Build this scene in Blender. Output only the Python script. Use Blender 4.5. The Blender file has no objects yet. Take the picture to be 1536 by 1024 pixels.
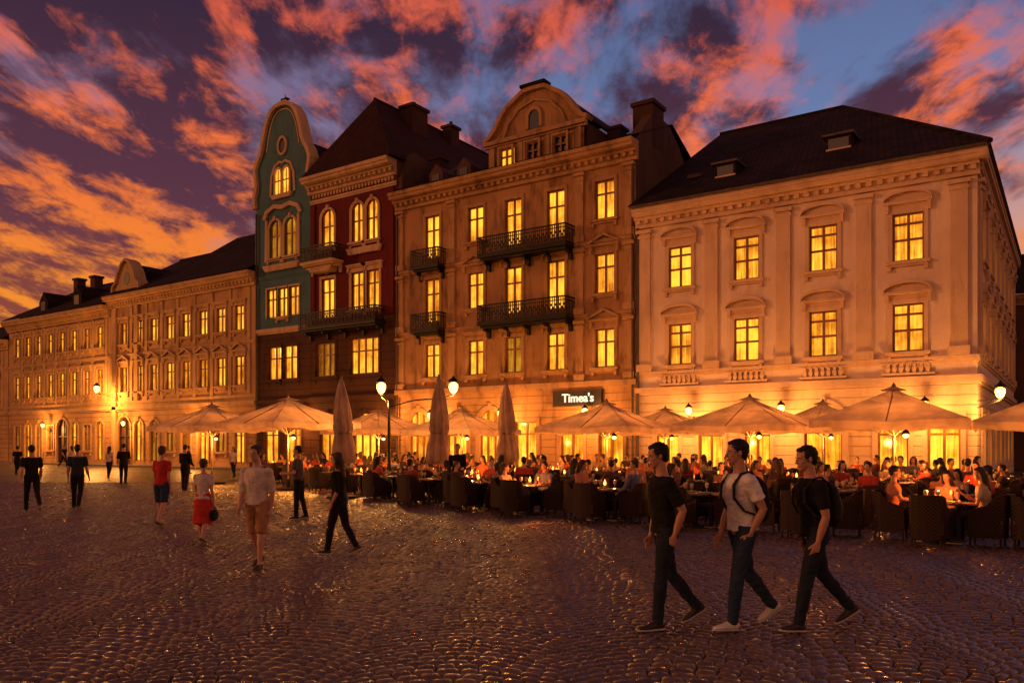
import bpy,bmesh,math,random
import numpy as np
from mathutils import Vector,Matrix,noise
random.seed(7)
R=math.radians
sc=bpy.context.scene
sc.view_settings.view_transform='Standard'
sc.view_settings.look='None'
sc.view_settings.exposure=0
COL=sc.collection

# ------------------------------------------------------------ node helpers
def mat(name):
    m=bpy.data.materials.new(name);m.use_nodes=True
    nt=m.node_tree;nt.nodes.clear()
    o=nt.nodes.new('ShaderNodeOutputMaterial')
    return m,nt,o
def N(nt,t,**k):
    n=nt.nodes.new(t)
    for a,b in k.items(): setattr(n,a,b)
    return n
def MA(nt,op,a,b=None,c=None,clamp=False):
    n=nt.nodes.new('ShaderNodeMath');n.operation=op;n.use_clamp=clamp
    for i,x in enumerate((a,b,c)):
        if x is None: continue
        if isinstance(x,(int,float)): n.inputs[i].default_value=x
        else: nt.links.new(x,n.inputs[i])
    return n.outputs[0]
def MIX(nt,f,a,b,bt='MIX'):
    n=nt.nodes.new('ShaderNodeMix');n.data_type='RGBA';n.blend_type=bt
    for s,x in ((n.inputs[0],f),(n.inputs[6],a),(n.inputs[7],b)):
        if isinstance(x,(int,float)): s.default_value=x
        elif isinstance(x,tuple): s.default_value=x if len(x)==4 else (*x,1)
        else: nt.links.new(x,s)
    return n.outputs[2]
def SS(nt,x,a,b):
    n=nt.nodes.new('ShaderNodeMapRange');n.interpolation_type='SMOOTHSTEP'
    nt.links.new(x,n.inputs[0]);n.inputs[1].default_value=a;n.inputs[2].default_value=b
    return n.outputs[0]
def RAMP(nt,x,pts):
    n=nt.nodes.new('ShaderNodeValToRGB');cr=n.color_ramp
    while len(cr.elements)<len(pts): cr.elements.new(0.5)
    for e,(p,c) in zip(cr.elements,pts):
        e.position=p;e.color=(*c,1)
    nt.links.new(x,n.inputs[0]);return n.outputs[0]

def surf(name,col,rough=.8,var=.25,nscale=3,bump=.15,bscale=25,metal=0,bdist=.02,rnd=None,spec=.4):
    m,nt,o=mat(name)
    b=N(nt,'ShaderNodeBsdfPrincipled');nt.links.new(b.outputs[0],o.inputs[0])
    tc=N(nt,'ShaderNodeTexCoord')
    n1=N(nt,'ShaderNodeTexNoise');n1.inputs['Scale'].default_value=nscale;n1.inputs['Detail'].default_value=4
    nt.links.new(tc.outputs['Object'],n1.inputs['Vector'])
    c2=tuple(x*(1-var) for x in col)
    c1=tuple(min(1,x*(1+var*.5)) for x in col)
    f=SS(nt,n1.outputs[0],.35,.65)
    c=MIX(nt,f,c2,c1)
    if rnd:
        oi=N(nt,'ShaderNodeObjectInfo')
        cc=RAMP(nt,oi.outputs['Random'],[(i/len(rnd),q) for i,q in enumerate(rnd)])
        cc.node.color_ramp.interpolation='CONSTANT'
        c=MIX(nt,.85,c,cc)
    nt.links.new(c,b.inputs['Base Color'])
    b.inputs['Roughness'].default_value=rough;b.inputs['Metallic'].default_value=metal
    b.inputs['Specular IOR Level'].default_value=spec
    if bump>.01:
        n2=N(nt,'ShaderNodeTexNoise');n2.inputs['Scale'].default_value=bscale;n2.inputs['Detail'].default_value=3
        nt.links.new(tc.outputs['Object'],n2.inputs['Vector'])
        bp=N(nt,'ShaderNodeBump');bp.inputs['Strength'].default_value=bump;bp.inputs['Distance'].default_value=bdist
        nt.links.new(n2.outputs[0],bp.inputs['Height']);nt.links.new(bp.outputs[0],b.inputs['Normal'])
    return m
def plaster(name,col,dirt=(.12,.07,.045),groove=None,amt=.62):
    m,nt,o=mat(name)
    b=N(nt,'ShaderNodeBsdfPrincipled');nt.links.new(b.outputs[0],o.inputs[0])
    tc=N(nt,'ShaderNodeTexCoord')
    mp=N(nt,'ShaderNodeMapping');mp.inputs['Scale'].default_value=(1,1,.28);nt.links.new(tc.outputs['Object'],mp.inputs[0])
    n1=N(nt,'ShaderNodeTexNoise');n1.inputs['Scale'].default_value=1.6;n1.inputs['Detail'].default_value=7;n1.inputs['Roughness'].default_value=.68
    nt.links.new(mp.outputs[0],n1.inputs['Vector'])
    n3=N(nt,'ShaderNodeTexNoise');n3.inputs['Scale'].default_value=.5;n3.inputs['Detail'].default_value=3
    nt.links.new(tc.outputs['Object'],n3.inputs['Vector'])
    f=MA(nt,'MULTIPLY',SS(nt,n1.outputs[0],.46,.74),amt)
    c=MIX(nt,f,col,dirt)
    c=MIX(nt,SS(nt,n3.outputs[0],.35,.7),c,MIX(nt,.28,c,dirt))
    nt.links.new(c,b.inputs['Base Color']);b.inputs['Roughness'].default_value=.85
    b.inputs['Specular IOR Level'].default_value=.2
    n2=N(nt,'ShaderNodeTexNoise');n2.inputs['Scale'].default_value=12;n2.inputs['Detail'].default_value=5
    nt.links.new(tc.outputs['Object'],n2.inputs['Vector'])
    h=n2.outputs[0];st=.4
    if groove:
        sp=N(nt,'ShaderNodeSeparateXYZ');nt.links.new(tc.outputs['Object'],sp.inputs[0])
        fr=MA(nt,'FRACT',MA(nt,'DIVIDE',sp.outputs[2],groove))
        g=SS(nt,MA(nt,'ABSOLUTE',MA(nt,'SUBTRACT',fr,.5)),.42,.47)
        h=MA(nt,'SUBTRACT',MA(nt,'MULTIPLY',h,.4),MA(nt,'MULTIPLY',g,1.6));st=.9
    bp=N(nt,'ShaderNodeBump');bp.inputs['Strength'].default_value=st;bp.inputs['Distance'].default_value=.04
    nt.links.new(h,bp.inputs['Height']);nt.links.new(bp.outputs[0],b.inputs['Normal'])
    return m
def emis(name,col,st):
    m,nt,o=mat(name);e=N(nt,'ShaderNodeEmission');e.inputs[0].default_value=(*col,1);e.inputs[1].default_value=st
    nt.links.new(e.outputs[0],o.inputs[0]);return m
def window_lit(name,dim=1.0):
    m,nt,o=mat(name)
    tc=N(nt,'ShaderNodeTexCoord')
    n1=N(nt,'ShaderNodeTexNoise');n1.inputs['Scale'].default_value=.45;n1.inputs['Detail'].default_value=1
    nt.links.new(tc.outputs['Object'],n1.inputs['Vector'])
    n4=N(nt,'ShaderNodeTexNoise');n4.inputs['Scale'].default_value=1.8;n4.inputs['Detail'].default_value=3
    nt.links.new(tc.outputs['Object'],n4.inputs['Vector'])
    mp=N(nt,'ShaderNodeMapping');mp.inputs['Scale'].default_value=(9,9,.5);nt.links.new(tc.outputs['Object'],mp.inputs[0])
    n2=N(nt,'ShaderNodeTexNoise');n2.inputs['Scale'].default_value=1.3;n2.inputs['Detail'].default_value=3
    nt.links.new(mp.outputs[0],n2.inputs['Vector'])
    a=MA(nt,'ADD',MA(nt,'MULTIPLY',n1.outputs[0],.7),MA(nt,'ADD',MA(nt,'MULTIPLY',n2.outputs[0],.6),MA(nt,'MULTIPLY',n4.outputs[0],.5)))
    f=SS(nt,a,.6,1.12)
    c=MIX(nt,f,(.85,.20,.005),(1.0,.46,.028))
    e=N(nt,'ShaderNodeEmission');nt.links.new(c,e.inputs[0])
    nt.links.new(MA(nt,'MULTIPLY',MA(nt,'ADD',MA(nt,'MULTIPLY',f,1.25),.55),dim),e.inputs[1])
    g=N(nt,'ShaderNodeBsdfGlossy');g.inputs[1].default_value=.08;g.inputs[0].default_value=(.05,.05,.05,1)
    ad=N(nt,'ShaderNodeAddShader');nt.links.new(e.outputs[0],ad.inputs[0]);nt.links.new(g.outputs[0],ad.inputs[1])
    nt.links.new(ad.outputs[0],o.inputs[0]);return m
def tiles(name,c1,c2):
    m,nt,o=mat(name)
    b=N(nt,'ShaderNodeBsdfPrincipled');nt.links.new(b.outputs[0],o.inputs[0])
    tc=N(nt,'ShaderNodeTexCoord');sp=N(nt,'ShaderNodeSeparateXYZ');nt.links.new(tc.outputs['Object'],sp.inputs[0])
    cb=N(nt,'ShaderNodeCombineXYZ');nt.links.new(MA(nt,'ADD',sp.outputs[0],MA(nt,'MULTIPLY',sp.outputs[1],.6)),cb.inputs[0]);nt.links.new(MA(nt,'MULTIPLY',sp.outputs[2],1.6),cb.inputs[1])
    br=N(nt,'ShaderNodeTexBrick');br.inputs['Scale'].default_value=1
    br.inputs['Brick Width'].default_value=.28;br.inputs['Row Height'].default_value=.32;br.inputs['Mortar Size'].default_value=.035;br.inputs['Mortar Smooth'].default_value=.6
    br.inputs['Color1'].default_value=(*c1,1);br.inputs['Color2'].default_value=(*c2,1);br.inputs['Mortar'].default_value=(c1[0]*.3,c1[1]*.3,c1[2]*.3,1)
    nt.links.new(cb.outputs[0],br.inputs[0])
    n1=N(nt,'ShaderNodeTexNoise');n1.inputs['Scale'].default_value=.8;n1.inputs['Detail'].default_value=6
    nt.links.new(tc.outputs['Object'],n1.inputs['Vector'])
    nt.links.new(MIX(nt,SS(nt,n1.outputs[0],.4,.7),br.outputs[0],tuple(x*.5 for x in c1)),b.inputs['Base Color'])
    b.inputs['Roughness'].default_value=.85;b.inputs['Specular IOR Level'].default_value=.12
    bp=N(nt,'ShaderNodeBump',invert=True);bp.inputs['Strength'].default_value=.8;bp.inputs['Distance'].default_value=.06
    nt.links.new(br.outputs['Fac'],bp.inputs['Height']);nt.links.new(bp.outputs[0],b.inputs['Normal'])
    return m

# ------------------------------------------------------------ materials
mPink=plaster('cream_pink_plaster',(.68,.50,.39),dirt=(.38,.23,.16),amt=.5)
mPinkG=plaster('cream_rusticated_plaster',(.64,.44,.29),dirt=(.34,.18,.11),groove=.42)
mPinkT=plaster('pale_stone_trim',(.58,.38,.26),dirt=(.30,.17,.11),amt=.55)
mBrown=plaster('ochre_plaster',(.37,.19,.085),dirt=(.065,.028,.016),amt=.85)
mBrownG=plaster('ochre_rusticated_plaster',(.42,.22,.095),dirt=(.10,.04,.02),groove=.4)
mBrownT=plaster('ochre_stone_trim',(.41,.225,.11),dirt=(.08,.036,.02),amt=.8)
mGreen=plaster('teal_plaster',(.068,.140,.160),dirt=(.026,.050,.055))
mRed=plaster('oxblood_plaster',(.115,.010,.008),dirt=(.035,.006,.005))
mDark=plaster('dark_brown_plaster',(.07,.026,.015),dirt=(.025,.011,.007),groove=.5)
mCream=plaster('cream_ornament',(.52,.33,.20),dirt=(.22,.11,.06))
mLeft=plaster('yellow_ochre_plaster',(.50,.28,.12),dirt=(.17,.08,.035),amt=.75)
mLeftG=plaster('yellow_ochre_rustic',(.48,.26,.11),dirt=(.15,.07,.03),groove=.45)
mLeftT=plaster('yellow_stone_trim',(.50,.30,.145),dirt=(.17,.09,.04),amt=.7)
mRoof=tiles('dark_roof_tiles',(.020,.010,.008),(.036,.017,.013))
mRoofR=tiles('red_brown_roof_tiles',(.055,.015,.010),(.030,.010,.008))
mChim=plaster('chimney_brick',(.06,.025,.017),dirt=(.02,.01,.008))
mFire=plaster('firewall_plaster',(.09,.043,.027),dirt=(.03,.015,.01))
mIron=surf('wrought_iron',(.010,.008,.007),rough=.5,metal=.3,spec=.2)
mFrame=surf('window_frame_wood',(.22,.08,.028),rough=.5)
mFrameD=surf('dark_window_frame',(.05,.025,.015),rough=.5)
mLit=window_lit('lit_window_glass')
mLitD=window_lit('dim_window_glass',.35)
mShop=window_lit('shopfront_glass',1.2)
mDarkG=surf('dark_window_glass',(.02,.022,.03),rough=.08,bump=0,spec=1)
mBulb=emis('lamp_bulb',(1,.50,.10),8)
mCandle=emis('candle_flame',(1,.28,.035),9)
mMetal=surf('gutter_metal',(.08,.05,.04),rough=.6,metal=.3)
mSignB=surf('sign_board',(.02,.012,.01),rough=.5)
mSignL=emis('sign_letters',(1,.72,.45),1.6)
mDoor=surf('oak_door',(.10,.045,.02),rough=.5,nscale=8)

# ------------------------------------------------------------ mesh builder
class MB:
    def __init__(s,T=None): s.v=[];s.f=[];s.mi=[];s.mats=[];s.T=T or (lambda u,w,z:(u,w,z))
    def m(s,mt):
        if mt not in s.mats: s.mats.append(mt)
        return s.mats.index(mt)
    def poly(s,pts,mt):
        b=len(s.v);s.v+= [s.T(*p) for p in pts];s.f.append(tuple(range(b,b+len(pts))));s.mi.append(s.m(mt))
    def box(s,u0,u1,w0,w1,z0,z1,mt):
        b=len(s.v);k=s.m(mt)
        for p in ((u0,w0,z0),(u1,w0,z0),(u1,w1,z0),(u0,w1,z0),(u0,w0,z1),(u1,w0,z1),(u1,w1,z1),(u0,w1,z1)): s.v.append(s.T(*p))
        for f in ((0,3,2,1),(4,5,6,7),(0,1,5,4),(1,2,6,5),(2,3,7,6),(3,0,4,7)):
            s.f.append(tuple(b+i for i in f));s.mi.append(k)
    def prism(s,poly,w0,w1,mt):
        b=len(s.v);n=len(poly);k=s.m(mt)
        for w in (w0,w1):
            for (u,z) in poly: s.v.append(s.T(u,w,z))
        s.f.append(tuple(range(b,b+n)));s.f.append(tuple(range(b+2*n-1,b+n-1,-1)));s.mi+=[k,k]
        for i in range(n):
            j=(i+1)%n;s.f.append((b+i,b+n+i,b+n+j,b+j));s.mi.append(k)
    def cyl(s,p0,p1,r0,r1,mt,n=10):
        p0=Vector(p0);p1=Vector(p1);d=(p1-p0).normalized()
        a=Vector((1,0,0)) if abs(d.x)<.8 else Vector((0,1,0))
        a=(a-d*a.dot(d)).normalized();c=d.cross(a);b=len(s.v);k=s.m(mt)
        for p,r in ((p0,r0),(p1,r1)):
            for i in range(n):
                t=2*math.pi*i/n;q=p+a*r*math.cos(t)+c*r*math.sin(t);s.v.append(s.T(*q))
        for i in range(n):
            j=(i+1)%n;s.f.append((b+i,b+j,b+n+j,b+n+i));s.mi.append(k)
        s.f.append(tuple(range(b+n-1,b-1,-1)));s.f.append(tuple(range(b+n,b+2*n)));s.mi+=[k,k]
    def lathe(s,c,prof,mt,n=14,mod=None):
        b=len(s.v);k=s.m(mt)
        for (r,z) in prof:
            for i in range(n):
                t=2*math.pi*i/n;rr=r*(mod(t,z) if mod else 1)
                s.v.append(s.T(c[0]+rr*math.cos(t),c[1]+rr*math.sin(t),c[2]+z))
        for q in range(len(prof)-1):
            for i in range(n):
                j=(i+1)%n;s.f.append((b+q*n+i,b+q*n+j,b+(q+1)*n+j,b+(q+1)*n+i));s.mi.append(k)
        s.f.append(tuple(range(b+n-1,b-1,-1)));e=b+(len(prof)-1)*n;s.f.append(tuple(range(e,e+n)));s.mi+=[k,k]
    def mesh(s,name,smooth=False):
        me=bpy.data.meshes.new(name);me.from_pydata(s.v,[],s.f)
        for m in s.mats: me.materials.append(m)
        me.polygons.foreach_set('material_index',s.mi)
        if smooth: me.polygons.foreach_set('use_smooth',[True]*len(s.f))
        bm=bmesh.new();bm.from_mesh(me);bmesh.ops.recalc_face_normals(bm,faces=bm.faces);bm.to_mesh(me);bm.free()
        me.update();return me
    def obj(s,name,parent=None,smooth=False):
        o=bpy.data.objects.new(name,s.mesh(name,smooth));COL.objects.link(o)
        if parent: o.parent=parent
        return o
def empty(name,loc=(0,0,0),rz=0):
    e=bpy.data.objects.new(name,None);e.location=loc;e.rotation_euler=(0,0,rz);COL.objects.link(e);e.empty_display_size=.3;return e
def arc(cx,cz,rx,rz,a0,a1,n):
    return [(cx+rx*math.cos(a0+(a1-a0)*i/n),cz+rz*math.sin(a0+(a1-a0)*i/n)) for i in range(n+1)]

Y0=37.0
class Bld:
    def __init__(s,name): s.name=name;s.parts={};s.T=lambda u,w,z:(u,Y0-w,z);s.op=[]
    def side(s,T): s.T=T;[setattr(p,'T',T) for p in s.parts.values()]
    def p(s,n):
        if n not in s.parts: s.parts[n]=MB(s.T)
        return s.parts[n]
    def wall(s,u0,u1,z0,z1,mt,depth=.26):
        W=s.p('walls')
        ops=[o for o in s.op if o[0]<u1 and o[1]>u0 and o[2]<z1 and o[3]>z0]
        us=sorted(set([u0,u1]+[min(max(a,u0),u1) for o in ops for a in o[:2]]))
        zs=sorted(set([z0,z1]+[min(max(a,z0),z1) for o in ops for a in o[2:]]))
        for i in range(len(us)-1):
            for j in range(len(zs)-1):
                cu=(us[i]+us[i+1])/2;cz=(zs[j]+zs[j+1])/2
                if any(o[0]<cu<o[1] and o[2]<cz<o[3] for o in ops): continue
                W.poly([(us[i],0,zs[j]),(us[i+1],0,zs[j]),(us[i+1],0,zs[j+1]),(us[i],0,zs[j+1])],mt)
        for (a,b,c,d) in ops:
            c=max(c,z0);d=min(d,z1)
            W.poly([(a,0,c),(a,-depth,c),(a,-depth,d),(a,0,d)],mt);W.poly([(b,0,c),(b,-depth,c),(b,-depth,d),(b,0,d)],mt)
            W.poly([(a,0,c),(b,0,c),(b,-depth,c),(a,-depth,c)],mt);W.poly([(a,0,d),(b,0,d),(b,-depth,d),(a,-depth,d)],mt)
    def win(s,u0,u1,z0,z1,glass=None,arch=False,wallm=None,trim=None,ped=None,cols=2,rows=(.64,),sill=True,frame=None,sw=.16):
        glass=glass or mLit;frame=frame or mFrame
        s.op.append((u0,u1,z0,z1))
        G=s.p('windows');F=s.p('window_frames');Tm=s.p('trim')
        G.poly([(u0,-.24,z0),(u1,-.24,z0),(u1,-.24,z1),(u0,-.24,z1)],glass)
        fw=.08;W=u1-u0;H=z1-z0;uc=(u0+u1)/2;r=W/2;zc=z1-r
        F.box(u0,u0+fw,-.2,-.1,z0,z1,frame);F.box(u1-fw,u1,-.2,-.1,z0,z1,frame)
        F.box(u0+fw,u1-fw,-.2,-.1,z0,z0+fw,frame)
        if not arch: F.box(u0+fw,u1-fw,-.2,-.1,z1-fw,z1,frame)
        zt=z1-fw if not arch else z1
        for i in range(1,cols):
            x=u0+W*i/cols;F.box(x-.05,x+.05,-.195,-.09,z0+fw,zt,frame)
        for q in rows:
            zz=z0+H*q;F.box(u0+fw,u1-fw,-.19,-.105,zz-.045,zz+.045,frame)
        if arch and wallm:
            Wl=s.p('walls')
            L=arc(uc,zc,r,r,math.pi,math.pi/2,8);Rr=arc(uc,zc,r,r,0,math.pi/2,8)
            Wl.prism([(u0,z1)]+L[:-1]+[(uc,z1)],-.21,-.001,wallm)
            Wl.prism([(u1,z1)]+Rr[:-1]+[(uc,z1)],-.21,-.001,wallm)
        if trim:
            if arch:
                o1=arc(uc,zc,r,r,0,math.pi,14);o2=arc(uc,zc,r+sw,r+sw,0,math.pi,14)
                for i in range(14): Tm.prism([o1[i],o2[i],o2[i+1],o1[i+1]],0,.09,trim)
                Tm.box(u0-sw,u0,0,.09,z0,zc,trim);Tm.box(u1,u1+sw,0,.09,z0,zc,trim)
                Tm.box(uc-.1,uc+.1,0,.14,z1-.02,z1+sw+.12,trim)
            else:
                Tm.box(u0-sw,u0,0,.07,z0,z1,trim);Tm.box(u1,u1+sw,0,.07,z0,z1,trim)
                Tm.box(u0-sw,u1+sw,0,.075,z1,z1+sw,trim)
            if sill:
                Tm.box(u0-sw-.08,u1+sw+.08,0,.2,z0-.12,z0-.003,trim)
                Tm.box(u0-sw,u1+sw,0,.1,z0-.22,z0-.12,trim)
                Tm.box(u0-sw,u0-sw+.14,0,.14,z0-.40,z0-.22,trim);Tm.box(u1+sw-.14,u1+sw,0,.14,z0-.40,z0-.22,trim)
        zb=z1+sw+.22;a=u0-sw-.16;b=u1+sw+.16
        if ped in('seg','tri'):
            Tm.box(u0-sw,u1+sw,0,.05,z1+sw,zb,trim)
            Tm.box(a,b,0,.24,zb,zb+.1,trim)
            Tm.box(a+.05,a+.2,0,.18,zb-.35,zb,trim);Tm.box(b-.2,b-.05,0,.18,zb-.35,zb,trim)
            z2=zb+.1
            if ped=='tri':
                h=.42
                Tm.prism([(a+.1,z2),(b-.1,z2),(uc,z2+h-.08)],0,.08,trim)
                Tm.prism([(a,z2),(a+.02,z2+.12),(uc,z2+h+.12),(uc,z2+h)],.0,.25,trim)
                Tm.prism([(b,z2),(b-.02,z2+.12),(uc,z2+h+.12),(uc,z2+h)],.0,.25,trim)
            else:
                h=.34;hw=(b-a)/2
                q1=arc(uc,z2,hw-.02,h,0,math.pi,12);q2=arc(uc,z2,hw,h+.13,0,math.pi,12)
                Tm.prism(q1,0,.08,trim)
                for i in range(12): Tm.prism([q1[i],q2[i],q2[i+1],q1[i+1]],0,.26,trim)
        elif ped=='flat':
            Tm.box(u0-sw,u1+sw,0,.05,z1+sw,zb,trim);Tm.box(a,b,0,.22,zb,zb+.1,trim);Tm.box(a+.06,b-.06,0,.15,zb-.09,zb,trim)
            for x in (a+.05,b-.17): Tm.box(x,x+.12,0,.16,zb-.38,zb-.09,trim)
    def cornice(s,u0,u1,z,pr,h,mt,dent=True,ext=0):
        C=s.p('cornice')
        C.box(u0-ext*.3,u1+ext*.3,0,pr*.22,z,z+h*.28,mt);C.box(u0-ext*.5,u1+ext*.5,0,pr*.5,z+h*.42,z+h*.6,mt)
        C.box(u0-ext*.3,u1+ext*.3,0,pr*.26,z+h*.28,z+h*.42,mt)
        C.box(u0-ext*.9,u1+ext*.9,0,pr*.88,z+h*.6,z+h*.8,mt);C.box(u0-ext,u1+ext,0,pr,z+h*.8,z+h,mt)
        if dent:
            n=int((u1-u0)/.42)
            for i in range(n):
                x=u0+(i+.5)*(u1-u0)/n;C.box(x-.1,x+.1,pr*.262,pr*.45,z+h*.22,z+h*.415,mt)
    def string(s,u0,u1,z,h=.2,pr=.14,mt=None):
        s.p('cornice').box(u0,u1,0,pr,z,z+h,mt);s.p('cornice').box(u0,u1,0,pr*.55,z-.12,z,mt)
    def pilaster(s,u,z0,z1,w,mt,pr=.12):
        t=s.p('trim');t.box(u-w/2,u+w/2,0,pr,z0+.35,z1-.4,mt);t.box(u-w/2-.08,u+w/2+.08,0,pr+.08,z0,z0+.35,mt)
        t.box(u-w/2-.05,u+w/2+.05,0,pr+.06,z1-.4,z1-.28,mt);t.box(u-w/2-.1,u+w/2+.1,0,pr+.12,z1-.16,z1,mt);t.box(u-w/2,u+w/2,0,pr,z1-.28,z1-.16,mt)
    def balcony(s,u0,u1,z,dep=.95,h=1.0,slab=None,rnd=False):
        B=s.p('balconies');slab=slab or mIron
        B.box(u0,u1,0.01,dep,z-.16,z,slab);B.box(u0+.1,u1-.1,0.01,dep-.15,z-.26,z-.16,slab)
        n=max(2,int((u1-u0)/1.4)+1)
        for i in range(n):
            x=u0+.2+(u1-u0-.4)*i/(n-1)
            B.prism([(x-.08,z-.26),(x+.08,z-.26),(x+.08,z-.75),(x-.08,z-.75)],.01,.18,slab);B.box(x-.07,x+.07,.18,dep*.6,z-.42,z-.26,slab)
        for zz,t in ((z+h,.07),(z+.08,.05),(z+h-.2,.04)):
            B.box(u0,u1,dep-.05,dep,zz-t,zz,mIron);B.box(u0,u0+.05,.02,dep-.05,zz-t,zz,mIron);B.box(u1-.05,u1,.02,dep-.05,zz-t,zz,mIron)
        k=int((u1-u0)/.13)
        for i in range(k+1):
            x=u0+.02+(u1-u0-.04)*i/k;B.box(x-.02,x+.02,dep-.04,dep-.012,z+.08,z+h-.06,mIron)
            if i<k:
                zz=.34 if i%2 else .5
                B.box(x+.02,x+.11,dep-.036,dep-.018,z+zz,z+zz+.12,mIron)
                if i%3==0: B.box(x+.02,x+.11,dep-.036,dep-.018,z+.16,z+.26,mIron)
        k=int(dep/.15)
        for x in (u0+.025,u1-.025):
            for i in range(k): B.box(x-.018,x+.018,.06+i*.15,.092+i*.15,z+.08,z+h-.06,mIron)
    def finish(s):
        e=empty(s.name)
        for n,p in s.parts.items(): p.obj(n,e)
        return e
    def band(s,pts,th,w0,w1,mt,part='trim'):
        P=s.p(part);q=[]
        for i,(u,z) in enumerate(pts):
            a=pts[max(i-1,0)];b=pts[min(i+1,len(pts)-1)];dx=b[0]-a[0];dz=b[1]-a[1];l=math.hypot(dx,dz) or 1
            q.append((u-dz/l*th,z+dx/l*th))
        for i in range(len(pts)-1): P.prism([pts[i],q[i],q[i+1],pts[i+1]],w0,w1,mt)

# ============================================================ CORNER BUILDING
b=Bld('corner_townhouse')
XA,XB=-17.96,-3.12
cs=[-15.66,-12.40,-9.0,-5.62]
for c in cs:
    b.win(c-.6,c+.6,9.35,11.35,trim=mPinkT,ped='seg',rows=(.45,.78) )
    b.win(c-.6,c+.6,5.6,7.6,trim=mPinkT,ped='seg',rows=(.45,.78))
    t=b.p('trim')
    t.box(c-1.0,c+1.0,0,.14,4.62,4.72,mPinkT);t.box(c-1.0,c+1.0,0,.10,5.12,5.17,mPinkT)
    for i in range(7):
        x=c-.75+i*.25;t.box(x-.06,x+.06,.02,.12,4.72,5.12,mPinkT);t.box(x-.085,x+.085,.0,.135,4.82,4.95,mPinkT)
for i,c in enumerate([-16.3,-14.1,-11.9,-9.0,-6.2,-4.3]):
    if i==3: b.win(c-.8,c+.8,.3,3.5,glass=mShop,arch=True,wallm=mPinkG,trim=mPinkT,rows=(.62,),sill=False,sw=.25)
    else: b.win(c-.6,c+.6,.5,2.9,glass=mShop,trim=mPinkT,rows=(.7,),ped=None,sw=.18,sill=False)
b.wall(XA,XB,0,4.55,mPinkG);b.wall(XA,XB,4.55,12.7,mPink)
for u in (-17.5,-14.05,-10.7,-7.32,-3.75): b.pilaster(u,5.35,12.35,.62,mPinkT)
b.string(XA,XB+.12,4.3,.25,.2,mPinkT);b.string(XA,XB+.1,5.2,.14,.13,mPinkT)
b.cornice(XA,XB+.1,12.45,.65,.9,mPinkT,ext=0)
b.p('walls').box(XA,XB-.003,0.02,.12,0.0,.5,mPinkG)
b.p('cornice').box(XB+.1,XB+.4,0,.65,12.99,13.35,mPinkT)
b.p('downpipes').cyl((XA+.12,.12,.2),(XA+.12,.12,12.5),.07,.07,mMetal)
b.p('gutter').box(XA,XB+.5,.68,.8,13.34,13.45,mMetal)
b.op=[]
b.side(lambda u,w,z:(XB+w,u,z))
for k in range(7):
    c=39.3+k*3.1
    b.win(c-.55,c+.55,9.35,11.35,trim=mPinkT,ped='seg',rows=(.45,.78))
    b.win(c-.55,c+.55,5.6,7.6,trim=mPinkT,ped='seg',rows=(.45,.78))
    b.win(c-.6,c+.6,.8,3.1,glass=mShop,trim=mPinkT,sill=False)
b.wall(37,61,0,4.55,mPinkG);b.wall(37,61,4.55,12.7,mPink)
for u in (37.5,40.85,43.95,47.05,50.15,53.2,56.3,60.2): b.pilaster(u,5.35,12.35,.5,mPinkT)
b.string(37,61,4.3,.25,.18,mPinkT);b.string(37,61,5.2,.14,.11,mPinkT)
b.cornice(37.0,61,12.45,.38,.9,mPinkT)
b.side(lambda u,w,z:(u,Y0-w,z))
W=b.p('walls');W.poly([(XA,-24,0),(XB,-24,0),(XB,-24,12.7),(XA,-24,12.7)],mPink);W.poly([(XA,0,0),(XA,-24,0),(XA,-24,12.7),(XA,0,12.7)],mPink)
Rf=b.p('roof');ez=13.45;rz=21.0
A=(XA-.1,.82,ez);B_=(XB+.5,.82,ez);C=(XB+.5,-24.7,ez);D=(XA-.1,-24.7,ez);E=(XA-.1,-12,rz);F=(-10.8,-12,rz)
Rf.poly([A,B_,F,E],mRoof);Rf.poly([B_,C,F],mRoof);Rf.poly([C,D,E,F],mRoof);Rf.poly([A,E,D],mRoof)
Rf.poly([(XA,.81,ez-.1),(XB+.49,.81,ez-.1),(XB+.49,-24.6,ez-.1),(XA,-24.6,ez-.1)],mMetal)
Rf.cyl(E,F,.13,.13,mRoof);Rf.cyl(F,B_,.11,.11,mRoof)
def skylight(x,w,yy,wd=1.0):
    zz=ez+(.82-w)*(rz-ez)/12.82
    P=b.p('roof_dormers')
    P.prism([(x-wd/2,zz-.1),(x+wd/2,zz-.1),(x+wd/2,zz+.62),(x-wd/2,zz+.62)],w,w-1.4,mRoofR)
    P.box(x-wd/2-.15,x+wd/2+.15,w-1.5,w+.2,zz+.62,zz+.72,mMetal)
    P.box(x-wd/2+.1,x+wd/2-.1,w+.001,w+.03,zz+.05,zz+.52,mDarkG)
    P.box(x-wd/2,x+wd/2,w+.002,w+.06,zz-.02,zz+.06,mPinkT)
skylight(-13.9,-1.4,0);skylight(-8.9,-2.4,0,1.1)
P=b.p('roof_dormers')
zz=ez+(.82+2.3)*(rz-ez)/12.82;P.box(-16.2,-15.5,-2.8,-2.2,zz,zz+.18,mMetal)
b.finish()

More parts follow.
